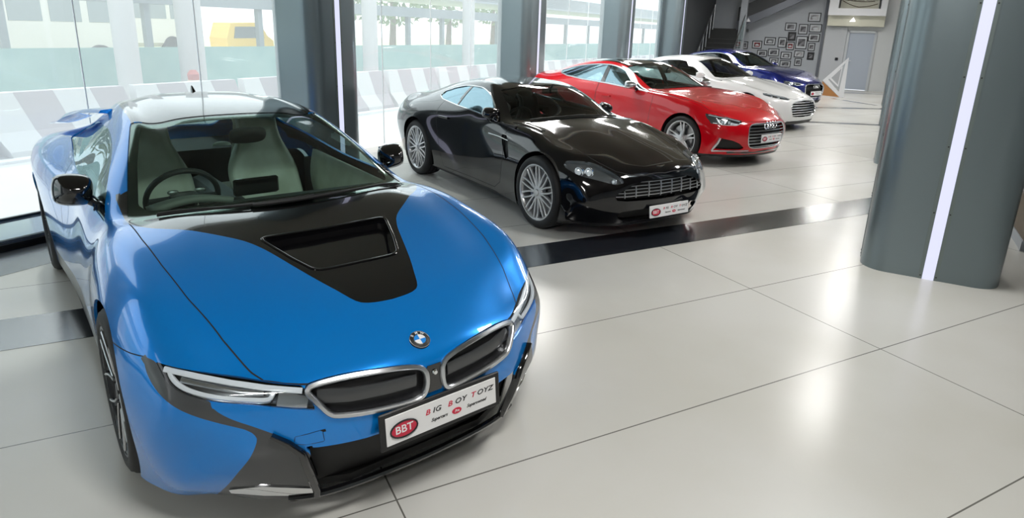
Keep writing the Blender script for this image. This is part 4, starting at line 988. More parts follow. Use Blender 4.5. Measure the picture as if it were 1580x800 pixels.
def strip_on(parent,name,mats,path,w,t,closed=False,sub=0):
    """band of width w, thickness t following (point,normal) path"""
    n=len(path);V=[];F=[]
    for i,(p,nn) in enumerate(path):
        a=path[i-1][0] if(i>0 or closed) else p;c=path[(i+1)%n][0] if(i<n-1 or closed) else p
        tg=(c-a);tg=tg.normalized() if tg.length>1e-9 else Vector((0,1,0));bi=nn.cross(tg).normalized()
        ww=w[i] if hasattr(w,'__len__') else w
        for u,v in((-.5,-1.),(-.5,.5),(-.3,1),(.3,1),(.5,.5),(.5,-1.)): V.append(p+bi*(u*ww)+nn*(v*t))
    for i in range(n if closed else n-1):
        for j in range(6):F.append([i*6+j,i*6+(j+1)%6,((i+1)%n)*6+(j+1)%6,((i+1)%n)*6+j])
    if not closed:F+=[list(range(6)),[(n-1)*6+j for j in range(6)]]
    b=MB();b.add(V,F);return b.build(name,mats,parent,angle=40)
def mirror_pts(P): return [(q[0],-q[1]) for q in P]
def loops(pm):
    """ordered open-edge loops of a PM -> lists of (point, normal)"""
    key={};rep=[]
    def kk(i):
        t=tuple(np.round(pm.V[i],5));
        if t not in key:key[t]=i
        return key[t]
    c={}
    for f in pm.F:
        q=[kk(i) for i in f]
        for a,b in zip(q,q[1:]+q[:1]):
            if a!=b:c[(a,b)]=1
    nx={}
    for a,b in c:
        if (b,a) not in c: nx.setdefault(a,[]).append(b)
    out=[];used=set()
    for s in list(nx):
        if s in used: continue
        l=[s];used.add(s);cur=s
        while True:
            n=[b for b in nx.get(cur,[]) if b not in used]
            if not n:break
            cur=n[0];used.add(cur);l.append(cur)
        if len(l)>8: out.append([(Vector(pm.V[i]),Vector(pm.N[i])) for i in l])
    return out
def resample(path,step):
    n=len(path);P=[p for p,_ in path]+[path[0][0]];N=[q for _,q in path]+[path[0][1]]
    L=[0]
    for a,b in zip(P,P[1:]):L.append(L[-1]+(b-a).length)
    m=max(8,int(L[-1]/step));T=np.linspace(0,L[-1],m,endpoint=False);A=np.array(P);B_=np.array(N)
    out=[]
    for t in T:
        p=[np.interp(t,L,A[:,k]) for k in range(3)];q=[np.interp(t,L,B_[:,k]) for k in range(3)];out.append((Vector(p),Vector(q).normalized()))
    # light smoothing
    k=len(out);return [((out[i-1][0]+out[i][0]*2+out[(i+1)%k][0])/4,out[i][1]) for i in range(k)]
def halfsub(m,tag,s):
    L=m.sub(tag);keep=[i for i,f in enumerate(L.F) if s*np.mean([L.V[a][1] for a in f])>0];L.F=[L.F[i] for i in keep];L.T=[L.T[i] for i in keep]
    r=PM();r.V,r.N,r.UV,r.F,r.T=L.V,L.N,L.UV,L.F,L.T
    return r.sub(tuple(set(r.T))) if r.T else r
def build_i8():
    car=empty('sports_coupe',(0.58494737,2.99161219,0),math.radians(-78.50617),'bright blue low sports coupe with black bonnet vent and twin silver-framed grilles, nearest the camera','car','parked cars')
    blue=paint('bright_blue_paint',(.0,.235,.76),.35,.26)
    m=net_mesh(I8,[9]*10+[8]*11,[7,7,8,8,8,8,7,5])
    full=bvh(m)
    frontm=lambda c,u,t:c[0]>.33
    S_=lambda P:[tuple(q) for q in smooth_open(P,4)]
    HOOD=[(-.46,0),(-.46,.742),(-.2,.738),(.075,.72),(.321,.69),(.557,.637),(.70,.590),(.75,.565),(.80,.51),(.83,.467),(.85,.43),(.895,.28),(.935,.105),(.948,.04),(.95,0),(.95,-.2),(-.46,-.2)]
    VB=[(-.8,-.2),(-.8,.74),(-.46,.742)]+S_([(-.41,.737),(-.31,.675),(-.20,.57),(-.11,.487),(-.03,.405),(.03,.358),(.09,.328),(.17,.298),(.38,.228),(.51,.178),(.585,.148),(.618,.118),(.632,.07),(.638,0)])+[(.638,-.2)]
    VENT=[(-.022,-.2),(-.022,.0),(-.018,.16),(-.010,.285),(.005,.305),(.03,.302),(.20,.250),(.315,.205),(.335,.18),(.338,.14),(.333,0),(.333,-.2)]
    KID=smooth_closed([(.46,.601),(.438,.616),(.36,.626),(.279,.629),(.19,.626),(.105,.617),(.054,.603),(.033,.583),(.027,.555),(.030,.509),(.042,.478),(.065,.465),(.116,.462),(.26,.472),(.37,.488),(.404,.505),(.43,.543),(.455,.583)],3)
    LENS=S_([(.844,.670),(.826,.667),(.748,.656),(.661,.640),(.568,.625),(.51,.618),(.467,.612)])+S_([(.458,.599),(.445,.556),(.440,.528)])+S_([(.50,.537),(.56,.549),(.62,.560),(.683,.568),(.74,.578),(.785,.590),(.815,.604),(.834,.628)])
    TONG=S_([(.464,.362),(.484,.378),(.512,.411),(.562,.451),(.634,.491),(.676,.512),(.712,.538),(.728,.560),(.725,.574)])
    BLK=S_([(.871,.677),(.874,.647),(.870,.61),(.855,.576),(.824,.548),(.765,.520),(.690,.492),(.640,.472),(.622,.452),(.621,.430),(.645,.366),(.676,.301),(.702,.225),(.723,.160)])+[(.74,.05),(.40,.05),(.426,.139),(.428,.182),(.449,.245),(.470,.316)]+TONG+[(.74,.578),(.785,.590),(.815,.604),(.834,.628),(.844,.670)]
    INT=[(-.2,.372),(0,.372),(.277,.372),(.36,.378),(.441,.384),(.478,.388),(.464,.362),(.470,.316),(.449,.245),(.428,.182),(.426,.139),(.40,.05),(-.2,.05)]
    WS=[(-.32,-.2),(-.32,0),(-.34,.30),(-.40,.54),(-.49,.69),(-.60,.728),(-.95,.655),(-1.385,.548),(-1.385,.50),(-1.345,.40),(-1.325,.25),(-1.315,0),(-1.315,-.2)]
    ROOF=[(-1.315,-.2),(-1.315,0),(-1.325,.25),(-1.345,.40),(-1.385,.50),(-1.40,.540),(-1.85,.520),(-2.25,.485),(-2.30,.46),(-2.32,0),(-2.32,-.2)]
    SIDE=[(11.05,4.93),(11.35,4.62),(11.8,4.42),(12.5,4.30),(13.5,4.26),(14.4,4.30),(15.1,4.42),(15.5,4.62),(15.6,4.93),(14.5,4.97),(12.5,4.97)]
    R=region_fn;
    ww=.0026
    top=lambda c,u,t:c[2]>.5
    m.region(R('top',VB),'bonnet_black',lambda c,u,t:c[0]<.7 and c[0]>-.85 and c[2]>.6 and abs(u[1])<4.5)
    m.region(R('top',VENT),'vent',lambda c,u,t:t=='bonnet_black')
    m.region(R('top',WS),'windscreen',lambda c,u,t:c[2]>.88 and abs(u[1])<4.4)
    m.region(R('top',ROOF),'roof',lambda c,u,t:c[2]>.88 and abs(u[1])<4.4)
    m.region(R('top',[(-2.36,-.2),(-2.36,.40),(-2.5,.42),(-3.1,.42),(-3.5,.38),(-3.58,.32),(-3.60,-.2)]),'rear_window',lambda c,u,t:t=='body' and c[2]>.88)
    m.region(R('front',BLK),'black',frontm)
    m.region(R('front',INT),'intake',frontm)
    m.region(R('front',LENS),'lens',frontm)
    m.region(R('front',[tuple(q) for q in KID]),'kidney',lambda c,u,t:c[0]>.7)
    m.region(R('uv',SIDE),'side_window',lambda c,u,t:4.1<abs(u[1])<5.1)
    m.groove(R('top',HOOD),ww,lambda c,u,t:c[2]>.6 and t=='body')
    for cx,r in((0,.385),(-2.8,.385)):
        m.region(circle_fn(cx,.345,r),'arch',lambda c,u,t:abs(c[1])>.55)
    # fender / bumper shut line and door line
    fl=lambda P,U:P[:,2]-np.interp(P[:,0],[.15,.24,.36,.436,.5],[.655,.661,.668,.675,.68])
    m.groove(fl,.002,lambda c,u,t:t=='body' and abs(c[1])>.84 and .1<c[0]<.44)
    DOOR=[(-.52,.93),(-.50,.60),(-.60,.24),(-1.55,.24),(-1.75,.50),(-1.95,.95),(-1.95,1.5),(-.52,1.5)]
    m.groove(R('side',DOOR),.0025,lambda c,u,t:t=='body' and abs(c[1])>.6 and abs(u[1])>4.93)
    SILL=[(-.42,.10),(-.5,.30),(-1.2,.36),(-2.35,.30),(-2.4,.10)]
    m.region(R('side',SILL),'black',lambda c,u,t:abs(c[1])>.6 and -2.5<c[0]<-.3)
    tow=[(.425,.452),(.51,.438),(.515,.41),(.475,.402),(.42,.405)]
    m.groove(R('front',tow),.0012,lambda c,u,t:t=='body' and c[0]>.7 and c[1]<0)
    for t_ in('lens','kidney','black','side_window'): m.clean(t_,'body',.35)
    body=m.sub(('body','seam'));pm_obj('body_panels',body.rim(.012),[blue,M['seam']],car,{'seam':1})
    pm_obj('bonnet_centre',m.sub('bonnet_black').rim(.02),M['black_gloss'],car)['label']='gloss black centre panel of the bonnet'
    pm_obj('roof_panel',m.sub('roof').rim(.01),M['black_gloss'],car)['label']='gloss black roof'
    [pm_obj('bumper_blade',halfsub(m,'black',s).rim(.012),M['grey_trim'],car) for s in(-1,1)]
    pm_obj('windscreen',m.sub('windscreen').offset(-.003),M['glass_ws'],car)
    # dark printed border of the screen
    ws=m.sub('windscreen').offset(-.006);inner=[(-.44,-.2),(-.44,0),(-.46,.30),(-.52,.52),(-.60,.64),(-.67,.665),(-.95,.605),(-1.31,.51),(-1.27,.40),(-1.245,.25),(-1.24,0),(-1.24,-.2)]
    ws.region(R('top',inner),'clear');pm_obj('screen_border',ws.sub('windscreen'),M['black_gloss'],car)
    for s in(-1,1): pm_obj('side_window',halfsub(m,'side_window',s).offset(-.004),M['glass_side'],car)
    pm_obj('rear_window',m.sub('rear_window').offset(-.003),M['glass_side'],car)
    # bonnet vent : sunken tray
    v=m.sub('vent');vt=PM();vt.V=[p+np.array([0,0,-(.025+.075*np.clip((p[0]+.02)/.35,0,1))]) for p in v.V];vt.N=v.N;vt.UV=v.UV;vt.F=v.F;vt.T=v.T
    rim=PM();rim.V=list(v.V);rim.N=list(v.N);rim.UV=list(v.UV);rim.F=[list(f) for f in v.F];rim.T=list(v.T);k=len(rim.F);rim.rim(.10,direction=(0,0,-1));rim.F=rim.F[k:];rim.T=rim.T[k:]
    t=pm_obj('bonnet_vent',vt,M['black_gloss'],car);raw_obj('vent_wall',rim.V,rim.F,M['black_gloss'],t)
    vp=[q for q in VENT if q[1]>=0];loop=[(a,b) for a,b in vp]+[(a,-b) for a,b in vp[::-1][1:-1]]
    loop=round_poly(loop,.02,3)
    strip_on(t,'vent_lip',M['black_gloss'],drape(full,loop,'top',.001),.012,.004,closed=True)
    # intake recess with splitter
    it=m.sub('intake').offset(-.05);pm_obj('front_intake',it,M['void'],car)
    b=MB();P=[(q[0]+.004,q[1],.135) for q in I8[0][:5]];P=[(a,-y,z) for a,y,z in P[::-1]][:-1]+P
    P=smooth_open(P,4);b.tube(P,.014,8);o=b.build('splitter',M['black_gloss'],car)
    b=MB()
    for zz,xx,yw in((.30,.86,.40),(.24,.83,.40),(.345,.87,.40)):
        b.tube([(xx-.10*(y/.45)**2,y,zz) for y in np.linspace(-yw,yw,13)],.006,6)
    b.build('intake_slat',M['black_gloss'],car)
    # blade: outer fin at each corner and glossy floor
    for s in(-1,1):
        fin=drape(full,[(s*a,z) for a,z in ((.575,.455),(.53,.42),(.492,.375),(.475,.316),(.455,.245),(.435,.182),(.431,.145))],'front',.010)
        strip_on(car,'aero_fin',M['black_gloss'],fin,[.012,.02,.026,.03,.03,.03,.026],.014)
        fl_=drape(full,[(s*a,z) for a,z in ((.445,.165),(.52,.178),(.60,.192),(.69,.185))],'front',.004)
        strip_on(car,'blade_floor',M['chrome'],fl_,[.03,.05,.06,.03],.004)
    # kidneys
    for s in(-1,1):
        K=[(s*q[0],q[1]) for q in KID]
        cen=np.mean(K,0);inn=[(cen[0]+(q[0]-cen[0])*.965,cen[1]+(q[1]-cen[1])*.87) for q in K]
        fr=strip_on(car,'kidney_grille_frame',M['satin'],drape(full,inn,'front',.004),.020,.010,closed=True)
        core=halfsub(m,'kidney',s)
        lay=core.offset(-.03);pm_obj('kidney_core',lay,M['mesh_black'],fr)
        # inner silver wall
        w=PM();w.V=list(core.V);w.N=list(core.N);w.UV=list(core.UV);w.F=[];w.T=[];c2=core.offset(.002);k=len(c2.F);c2.rim(.034);c2.F=c2.F[k:];c2.T=c2.T[k:];pm_obj('kidney_inner_wall',c2,M['satin'],fr)
        # dark bar band across
        band=[(s*y,z) for y,z in ((.07,.545),(.2,.548),(.32,.556),(.43,.572))]
        strip_on(fr,'kidney_bar',M['grey_trim'],drape(full,band,'front',-.018),.050,.006)
    strip_on(car,'grille_bridge',M['black_gloss'],drape(full,[(-.030,.54),(0,.54),(.030,.54)],'front',.001),.11,.002)
    cb=MB();cb.lathe([(0,.008),(.008,.007),(.011,0)],12,axis='x',c=(.958,0,.565));cb.build('camera_eye',M['chrome'],car)
    # headlamps
    for s in(-1,1):
        L=halfsub(m,'lens',s)
        o=pm_obj('headlamp_lens',L.offset(.001),M['lens'],car)
        pm_obj('headlamp_housing',L.offset(-.035),M['lamp_dark'],o)
        top=drape(full,[(s*a,z-.007) for a,z in ((.83,.660),(.748,.650),(.661,.632),(.568,.617),(.51,.610),(.468,.604))],'front',-.006)
        strip_on(o,'lamp_top_strip',M['lamp_white'],top,.020,.004)
        u=drape(full,[(s*a,z) for a,z in ((.822,.650),(.818,.630),(.800,.610),(.760,.597),(.70,.585),(.62,.574),(.575,.573),(.560,.585),(.545,.605))],'front',-.012)
        u=[(Vector(a),Vector(b)) for a,b in zip(smooth_open([list(q[0]) for q in u],4),smooth_open([list(q[1]) for q in u],4))]
        strip_on(o,'light_guide',M['lamp_white'],u,.016,.006)
        strip_on(o,'light_guide',M['lamp_in'],[(p-n*.008+Vector((0,0,-.010)),n) for p,n in u[4:-6]],.012,.005)
        sl=drape(full,[(s*.80,.632),(s*.72,.622),(s*.64,.606),(s*.58,.598)],'front',-.02);strip_on(o,'lamp_reflector',M['lamp_in'],sl,.022,.004)
        e=drape(full,[(s*.545,.575),(s*.50,.565),(s*.46,.555)],'front',-.012);strip_on(o,'lamp_reflector',M['lamp_in'],e,[.05,.05,.04],.003)
    # roundel
    h=full.ray_cast(Vector((.868,-.012,3)),Vector((0,0,-1)));n=h[1] if h[1].z>0 else -h[1]
    q=n.to_track_quat('Z','X').to_matrix().to_4x4();T=Matrix.Translation(h[0]+n*.001)@q
    rz=n.to_track_quat('Z','Y')
    bd=MB();bd.lathe([(0,.006),(.036,.006),(.040,.004),(.041,0)],40,axis='z');e=bd.build('roundel_badge',M['ink'],car);
    X=Vector((0,1,0));Yv=n.cross(X).normalized()   # X to car left, Yv up along the bonnet?
    Yv=(Vector((0,0,1))-n*n.z).normalized();X=Yv.cross(n).normalized()
    Rm=Matrix((X,Yv,n)).transposed().to_4x4();e.matrix_local=Matrix.Translation(h[0]+n*.001)@Rm
    for rr in(.0395,.024):
        b=MB();b.tube([(math.cos(a)*rr,math.sin(a)*rr,.006) for a in np.linspace(0,2*math.pi,41)[:-1]],.0014,6,closed=True);b.build('roundel_ring',M['chrome'],e)
    for i in range(4):
        a0=i*math.pi/2;pts=[(0,0)]+[(math.cos(a)*.0235,math.sin(a)*.0235) for a in np.linspace(a0,a0+math.pi/2,9)]
        b=MB();b.prism(pts,.0055,.0072);b.build('roundel_quarter',M['badge_blue'] if i%2 else M['white'],e)
    for ch,a in(('B',math.radians(132)),('M',math.radians(90)),('W',math.radians(48))):
        text_obj('lettering',ch,.015,M['white'],e,(math.cos(a)*.0315,math.sin(a)*.0315,.0065),(0,0,a-math.pi/2),.0004)
    plate(car,.972,.028,.398,-.10)
    # wheels and arches
    for x,R_,W_ in((0,.345,.20),(-2.8,.35,.23)):
        for s in(-1,1): wheel(car,x,s*(.935 if x==0 else .955),R_,W_,.262,'i8','dark_alloy',0)
    for o in [o for o in car.children if o.name.startswith('wheel')]:
        b=MB();b.lathe([(.262,.099),(.272,.099),(.272,.104),(.262,.104)],48);b.build('rim_edge',M['alloy'],o)
        for i in range(5):
            a=2*math.pi*i/5+.25
            for q in(-1,1):
                P=[(math.cos(a+q*(.14+.26*t))*(.08+.17*t),.09+.012*t,math.sin(a+q*(.14+.26*t))*(.08+.17*t)) for t in np.linspace(0,1,6)]
                b.tube(P,.006,6)
        b.build('silver_spoke_edge',M['alloy'],o)
    wheel_well(car,0,.345,.385,.60,.90);wheel_well(car,-2.8,.345,.385,.60,.93)
    # floor pan
    b=MB();b.prism([(.83,-.3),(.83,.3),(.74,.5),(.5,.75),(.38,.80),(.38,.60),(-.38,.60),(-.40,.90),(-2.4,.90),(-2.41,.60),(-3.2,.60),(-3.5,.7),(-3.5,-.7),(-3.2,-.60),(-2.41,-.60),(-2.4,-.90),(-.40,-.90),(-.38,-.60),(.38,-.60),(.38,-.80),(.5,-.75),(.74,-.5)],.14,.17);b.build('underbody',M['void'],car)
    # cabin
    lin=m.sub(('body','roof'));lin.F=[f for f in lin.F if -3.0<lin.V[f[0]][0]<-.62 and lin.V[f[0]][2]>.8];lin.T=lin.T[:len(lin.F)];pm_obj('cabin_lining',lin.offset(-.02).flip(),M['cabin'],car)
    b=MB()
    b.prism([(-.45,-.72),(-.45,.72),(-2.3,.76),(-2.3,-.76)],.25,.28)
    b.box((-.52,0,.55),(.10,1.45,.55));b.box((-2.50,0,.55),(.1,1.4,.62));b.box((-2.95,0,.76),(1.0,1.2,.06));
    b.box((-1.4,.78,.52),(1.6,.05,.52));b.box((-1.4,-.78,.52),(1.6,.05,.52));b.build('cabin_tub',M['cabin'],car)
    b=MB();b.grid(lambda u,v:(-.56-.50*u,(v-.5)*1.42,.80+.045*math.sin(u*2.4)*(1-.3*abs(v-.5))-(.28*max(0,u-.8)/.2)),8,10);o=b.build('dashboard',mat('dash_top',(.05,.055,.055),.55),car,sub=1)
    b=MB();b.box((-1.0,.0,.885),(.03,.26,.10),bev=.01);b.build('dash_screen',M['black_gloss'],car)
    b=MB();b.grid(lambda u,v:(-.86-.22*u,-.37+(v-.5)*.42,.86+.035*math.sin(math.pi*v)+.01*math.sin(math.pi*u)-.04*u),4,8);o=b.build('instrument_cowl',mat('cowl_grey',(.20,.21,.19),.6),car,sub=1);o.modifiers.new('t','SOLIDIFY').thickness=.03
    b=MB()
    for q in(-.44,-.30): b.box((-1.03,q,.895),(.02,.055,.022),Matrix.Rotation(.3,3,'Y'),bev=.006)
    b.build('air_vent',M['satin'],car)
    steering(car,-1.14,-.37,.83,.19)
    for y in(-.37,.37): seat(car,-1.62,y,.28,M['leather'],1.08,rake=.36,tall=.76)
    for y in(-.24,.24): seat(car,-2.30,y,.42,M['leather'],.62,'rear_seat',rake=.3,tall=.62)
    for s in(-1,1):
        b=MB();b.grid(lambda u,v:(-.75-1.15*u,s*(.745-.03*math.sin(3.1*v)),.50+.36*v+.03*u),8,6);o=b.build('door_trim',M['leather'],car);o.modifiers.new('t','SOLIDIFY').thickness=.03
    b=MB();b.box((-1.9,0,.55),(.9,.22,.3),bev=.05);b.build('centre_console',M['dark_leather'],car)
    # rear view mirror and sensor pod
    blob(car,'rear_view_mirror',M['cabin'],[((-1.24,.03,1.135),(0,.04,0),(0,0,.02)),((-1.22,.03,1.14),(0,.105,0),(.0,0,.045)),((-1.17,.03,1.165),(0,.12,0),(0,0,.05)),((-1.10,.03,1.19),(0,.06,0),(0,0,.02))])
    # mirrors
    for s in(-1,1): door_mirror(car,-.975,.885,.975,M['black_gloss'],.18,.165,s,foot=(-.90,.80,.885))
    # wipers
    ws_h=bvh(m.sub(('windscreen','bonnet_black')))
    for pts in ([(-.40,.60),(-.385,.35),(-.36,.0),(-.365,-.22)],[(-.385,.10),(-.375,-.2),(-.40,-.45),(-.46,-.62)]):
        pth=drape(ws_h,smooth_open(pts,5),'top',.016);o=strip_on(car,'wiper',M['black_trim'],pth,.016,.006)
        pth=drape(ws_h,smooth_open([(a-.03,b) for a,b in pts[1:]],5),'top',.006);strip_on(o,'wiper_blade',M['rubber'],pth,.008,.006)
    # rear buttresses
    for s in(-1,1):
        P=[(-2.0,s*.555,1.235),(-2.35,s*.60,1.20),(-2.75,s*.66,1.125),(-3.15,s*.71,1.035),(-3.5,s*.74,.985)]
        P=smooth_open(P,4);b=MB();b.tube(P,list(np.interp(np.linspace(0,1,len(P)),[0,.5,1],[.07,.10,.05])),flat=[(-1,-.1),(-.8,.16),(0,.22),(.8,.16),(1,-.1),(0,-.22)]);b.build('buttress',blue,car,angle=60)
    f=full.ray_cast(Vector((-2.3,0,3)),Vector((0,0,-1)));blob(car,'aerial_fin',M['black_gloss'],[((-2.25,0,f[0].z),(.05,0,0),(0,.018,0)),((-2.27,0,f[0].z+.03),(.025,0,0),(0,.010,0)),((-2.29,0,f[0].z+.055),(.008,0,0),(0,.004,0))],1)
    return car
build_i8()
def poly_span(poly,z):
    """max y of a half polygon (y,z) at height z"""
    ys=[]
    for (a,b),(c,d) in zip(poly,poly[1:]+poly[:1]):
        if (b-z)*(d-z)<0: ys.append(a+(c-a)*(z-b)/(d-b))
    return max(ys) if ys else 0
def build_car(name,net,pose,label,cfg):
    car=empty(name,(pose[0],pose[1],0),math.radians(pose[2]),label,'car','parked cars')
    pt=cfg['paint'];res=cfg.get('res',(7,6))
    m=net_mesh(net,res[0],res[1]);full=bvh(m);wb=cfg['wb']
    R=region_fn;front=lambda c,u,t:c[0]>.2
    belt=lambda c,u,t:c[2]>.8 and abs(u[1])<4.6
    Z=cfg['cabin']  # windscreen base / top data
    WS=[(Z[0],-.2)]+[tuple(q) for q in cfg['ws']]+[(cfg['ws'][-1][0],-.2)]
    m.region(R('top',WS),'windscreen',belt)
    if cfg.get('roof'):
        m.region(R('top',cfg['roof']),'roof',belt)
    if cfg.get('rear'): m.region(R('top',cfg['rear']),'rear_window',belt)
    m.region(R('uv',cfg['side']),'side_window',lambda c,u,t:3.9<abs(u[1])<5.1 and t=='body')
    if cfg.get('bpillar'):
        x0,x1=cfg['bpillar'];m.region(lambda P,U:np.abs(P[:,0]-(x0+x1)/2+.12*(P[:,2]-1.1))-(x1-x0)/2,'bpillar',lambda c,u,t:t=='side_window')
    m.region(R('front',cfg['grille']),'grille',front)
    if cfg.get('intake'): m.region(R('front',cfg['intake']),'intake',front)
    for q in cfg.get('pocket',[]): m.region(R('front',q),'pocket',front)
    m.region(R('front',cfg['lamp']),'lens',lambda c,u,t:c[0]>.05)
    zr=cfg.get('R',.34);ar=zr+.042
    for cx in(0,-wb): m.region(circle_fn(cx,zr,ar),'arch',lambda c,u,t:abs(c[1])>.52)
    if cfg.get('hood'): m.groove(R('top',cfg['hood']),.003,lambda c,u,t:t=='body' and c[2]>.5)
    for D in cfg.get('doors',[]): m.groove(R('side',D),.003,lambda c,u,t:t=='body' and abs(c[1])>.6 and abs(u[1])>4.9)
    if cfg.get('lip_z'):
        lz=cfg['lip_z'];m.region(lambda P,U:P[:,2]-lz,'lip',lambda c,u,t:t=='body')
    if cfg.get('side_vent'): m.region(R('side',cfg['side_vent']),'vent',lambda c,u,t:t=='body' and abs(c[1])>.7)
    body=m.sub(('body','seam'));pm_obj('body_panels',body.rim(.012),[pt,M['seam']],car,{'seam':1})
    if cfg.get('roof'): pm_obj('roof_panel',m.sub('roof').rim(.008),cfg.get('roof_mat',M['black_gloss']),car)
    if cfg.get('lip_z'): pm_obj('lower_skirt',m.sub('lip').rim(.012),M['black_trim'],car)
    pm_obj('windscreen',m.sub('windscreen').offset(-.003),cfg.get('glass',M['glass_ws']),car)
    if cfg.get('rear'): pm_obj('rear_window',m.sub('rear_window').offset(-.003),M['glass_side'],car)
    for s in(-1,1):
        g=halfsub(m,'side_window',s)
        if not g.F: continue
        o=pm_obj('side_window',g.offset(-.004),cfg.get('side_glass',M['glass_mirror']),car)
        if cfg.get('trim'):
            al=halfsub(m,('side_window','bpillar'),s)
            for l in loops(al)[:1]:
                strip_on(o,'window_trim',M[cfg['trim']],resample(l,.03),cfg.get('trim_w',.016),.006,closed=True)
        if cfg.get('bpillar'): pm_obj('centre_pillar',halfsub(m,'bpillar',s),M['black_gloss'],car)
        if cfg.get('side_vent'):
            v=halfsub(m,'vent',s);o=pm_obj('side_vent',v.offset(-.02),M['void'],car)
            P=[(a,b,s) for a,b in cfg['strake']];strip_on(o,'side_strake',M['chrome'],drape(full,P,'side',.004),.012,.006)
    # grille
    G=cfg['grille'];g=m.sub('grille');go=pm_obj('grille',g.offset(-.055),M['void'],car)
    z0=min(q[1] for q in G)+.02;z1=max(q[1] for q in G)-.015;ns=cfg.get('slats',6)
    for z in np.linspace(z0,z1,ns):
        ym=poly_span(G,z)-.008
        if ym<.1:continue
        P=drape(full,[(y,z) for y in np.linspace(-ym,ym,15)],'front',-.012)
        if len(P)>3: strip_on(go,'grille_slat',M[cfg.get('slat_mat','satin')],P,cfg.get('slat_w',.008),.006)
    for y in cfg.get('vbars',[]):
        for s in((-1,1) if y else (1,)):
            zz=[z for z in np.linspace(z0,z1,12) if poly_span(G,z)>y+.01]
            if len(zz)>3: strip_on(go,'grille_bar',M['alloy'],drape(full,[(s*y,z) for z in zz],'front',-.009),.008,.006)
    if cfg.get('gframe'):
        for l in loops(g)[:1]: strip_on(go,'grille_frame',M[cfg['gframe']],resample(l,.025),cfg.get('gframe_w',.018),.008,closed=True)
    if cfg.get('intake'): pm_obj('lower_intake',m.sub('intake').offset(-.05),M['void'],car)
    if cfg.get('pocket'):
        for s in(-1,1): pm_obj('side_intake',halfsub(m,'pocket',s).offset(-.03),M['void'],car)
    for path,w,mt in cfg.get('blades',[]):
        for s in(-1,1):
            P=drape(full,[(s*a,z) for a,z in path],'front',.006)
            if len(P)>1: strip_on(car,'bumper_blade',M[mt],P,w,.008)
    for path,w,mt in cfg.get('bars',[]):
        pp=[(-a,z) for a,z in path[::-1]]+[q for q in path if q[0]>0];strip_on(car,'lower_bar',M[mt],drape(full,pp,'front',.006),w,.008)
    # lamps
    for s in(-1,1):
        L=halfsub(m,'lens',s);o=pm_obj('headlamp_lens',L.offset(.001),M['lens'],car);pm_obj('headlamp_housing',L.offset(-.04),M['lamp_dark'],o)
        w=L.offset(-.001);k=len(w.F);w.rim(.04);w.F=w.F[k:];w.T=w.T[k:];pm_obj('lamp_wall',w,M['lamp_in'],o)
        for (y,z,r) in cfg.get('bulbs',[]):
            h=drape(full,[(s*y,z)],'front',-.032)
            if h:
                p,n=h[0];n=(n*.45+Vector((1,0,.1))*.55).normalized();q=n.to_track_quat('X','Z').to_matrix().to_4x4()
                b=MB();b.lathe([(0,.020),(r*.45,.017),(r*.66,.006),(r*.70,0)],20,axis='x');bo=b.build('projector',M['bulb'],o);bo.matrix_local=Matrix.Translation(p)@q
                b=MB();b.lathe([(r*.70,.0),(r*.78,.006),(r*.95,.024),(r,.026),(r,.0)],20,axis='x');b.build('projector_ring',M['chrome'],bo)
        for path,w_,mt in cfg.get('drl',[]):
            P=drape(full,[(s*a,z) for a,z in path],'front',-.012)
            if len(P)>1:strip_on(o,'light_guide',M[mt],P,w_,.005)
    # emblem
    if cfg.get('rings'):
        y0,z0_,r=cfg['rings']
        h=drape(full,[(0,z0_)],'front',.012)[0][0]
        b=MB()
        for i in range(4):
            c=(i-1.5)*r*1.42;b.tube([(h.x+.002*(i%2)-.03*abs(c)*abs(c)*4,c+math.cos(a)*r,z0_+math.sin(a)*r) for a in np.linspace(0,2*math.pi,25)[:-1]],r*.17,6,closed=True,up=(1,0,0))
        e=b.build('four_ring_emblem',M['chrome'],car)
    if cfg.get('wings'):
        h=full.ray_cast(Vector((cfg['wings'],0,3)),Vector((0,0,-1)));n=h[1] if h[1].z>0 else -h[1]
        Yv=(Vector((0,0,1))-n*n.z).normalized();X=Yv.cross(n).normalized();T=Matrix.Translation(h[0]+n*.001)@Matrix((X,Yv,n)).transposed().to_4x4()
        b=MB()
        for q in(-1,1): b.prism([(q*x,y) for x,y in ((.008,-.006),(.030,.002),(.052,.010),(.056,.014),(.030,.013),(.008,.008))][::q],0,.004)
        b.prism([(-.010,-.007),(.010,-.007),(.010,.009),(-.010,.009)],0,.006)
        e=b.build('winged_badge',M['chrome'],car,smooth=False);e.matrix_local=T
    if cfg.get('plate'): 
        x,y,z,t=cfg['plate'];plate(car,x,y,z,t,frame=cfg.get('plate_frame',False),detail=cfg.get('pdetail',True))
    # wheels
    W_=cfg.get('W',.235);yo=cfg.get('yo',(.905,.925))
    for x,y in((0,yo[0]),(-wb,yo[1])):
        for s in(-1,1): wheel(car,x,s*y,zr,W_,cfg.get('rim',.255),cfg['wheel'],cfg.get('rim_mat','alloy'),0)
        wheel_well(car,x,zr,ar+.001,.58,y-.02)
    b=MB();nr=-wb-.45;P=[(.70,.35),(.55,.60),(.44,.72),(.42,.58),(-.42,.58),(-.44,.85),(-wb+.44,.85),(-wb+.42,.58),(-wb-.42,.58),(-wb-.6,.6)]
    b.prism(P+[(x,-y) for x,y in P[::-1]],.15,.18);b.build('underbody',M['void'],car)
    # cabin
    zb=cfg['belt_z'];xf,xr=cfg['cab']
    lin=m.sub(('body','roof','bpillar'));keep=[i for i,f in enumerate(lin.F) if xr-.9<lin.V[f[0]][0]<xf-.1 and lin.V[f[0]][2]>zb-.12];lin.F=[lin.F[i] for i in keep];lin.T=[lin.T[i] for i in keep]
    pm_obj('cabin_lining',lin.offset(-.02).flip(),M['cabin'],car)
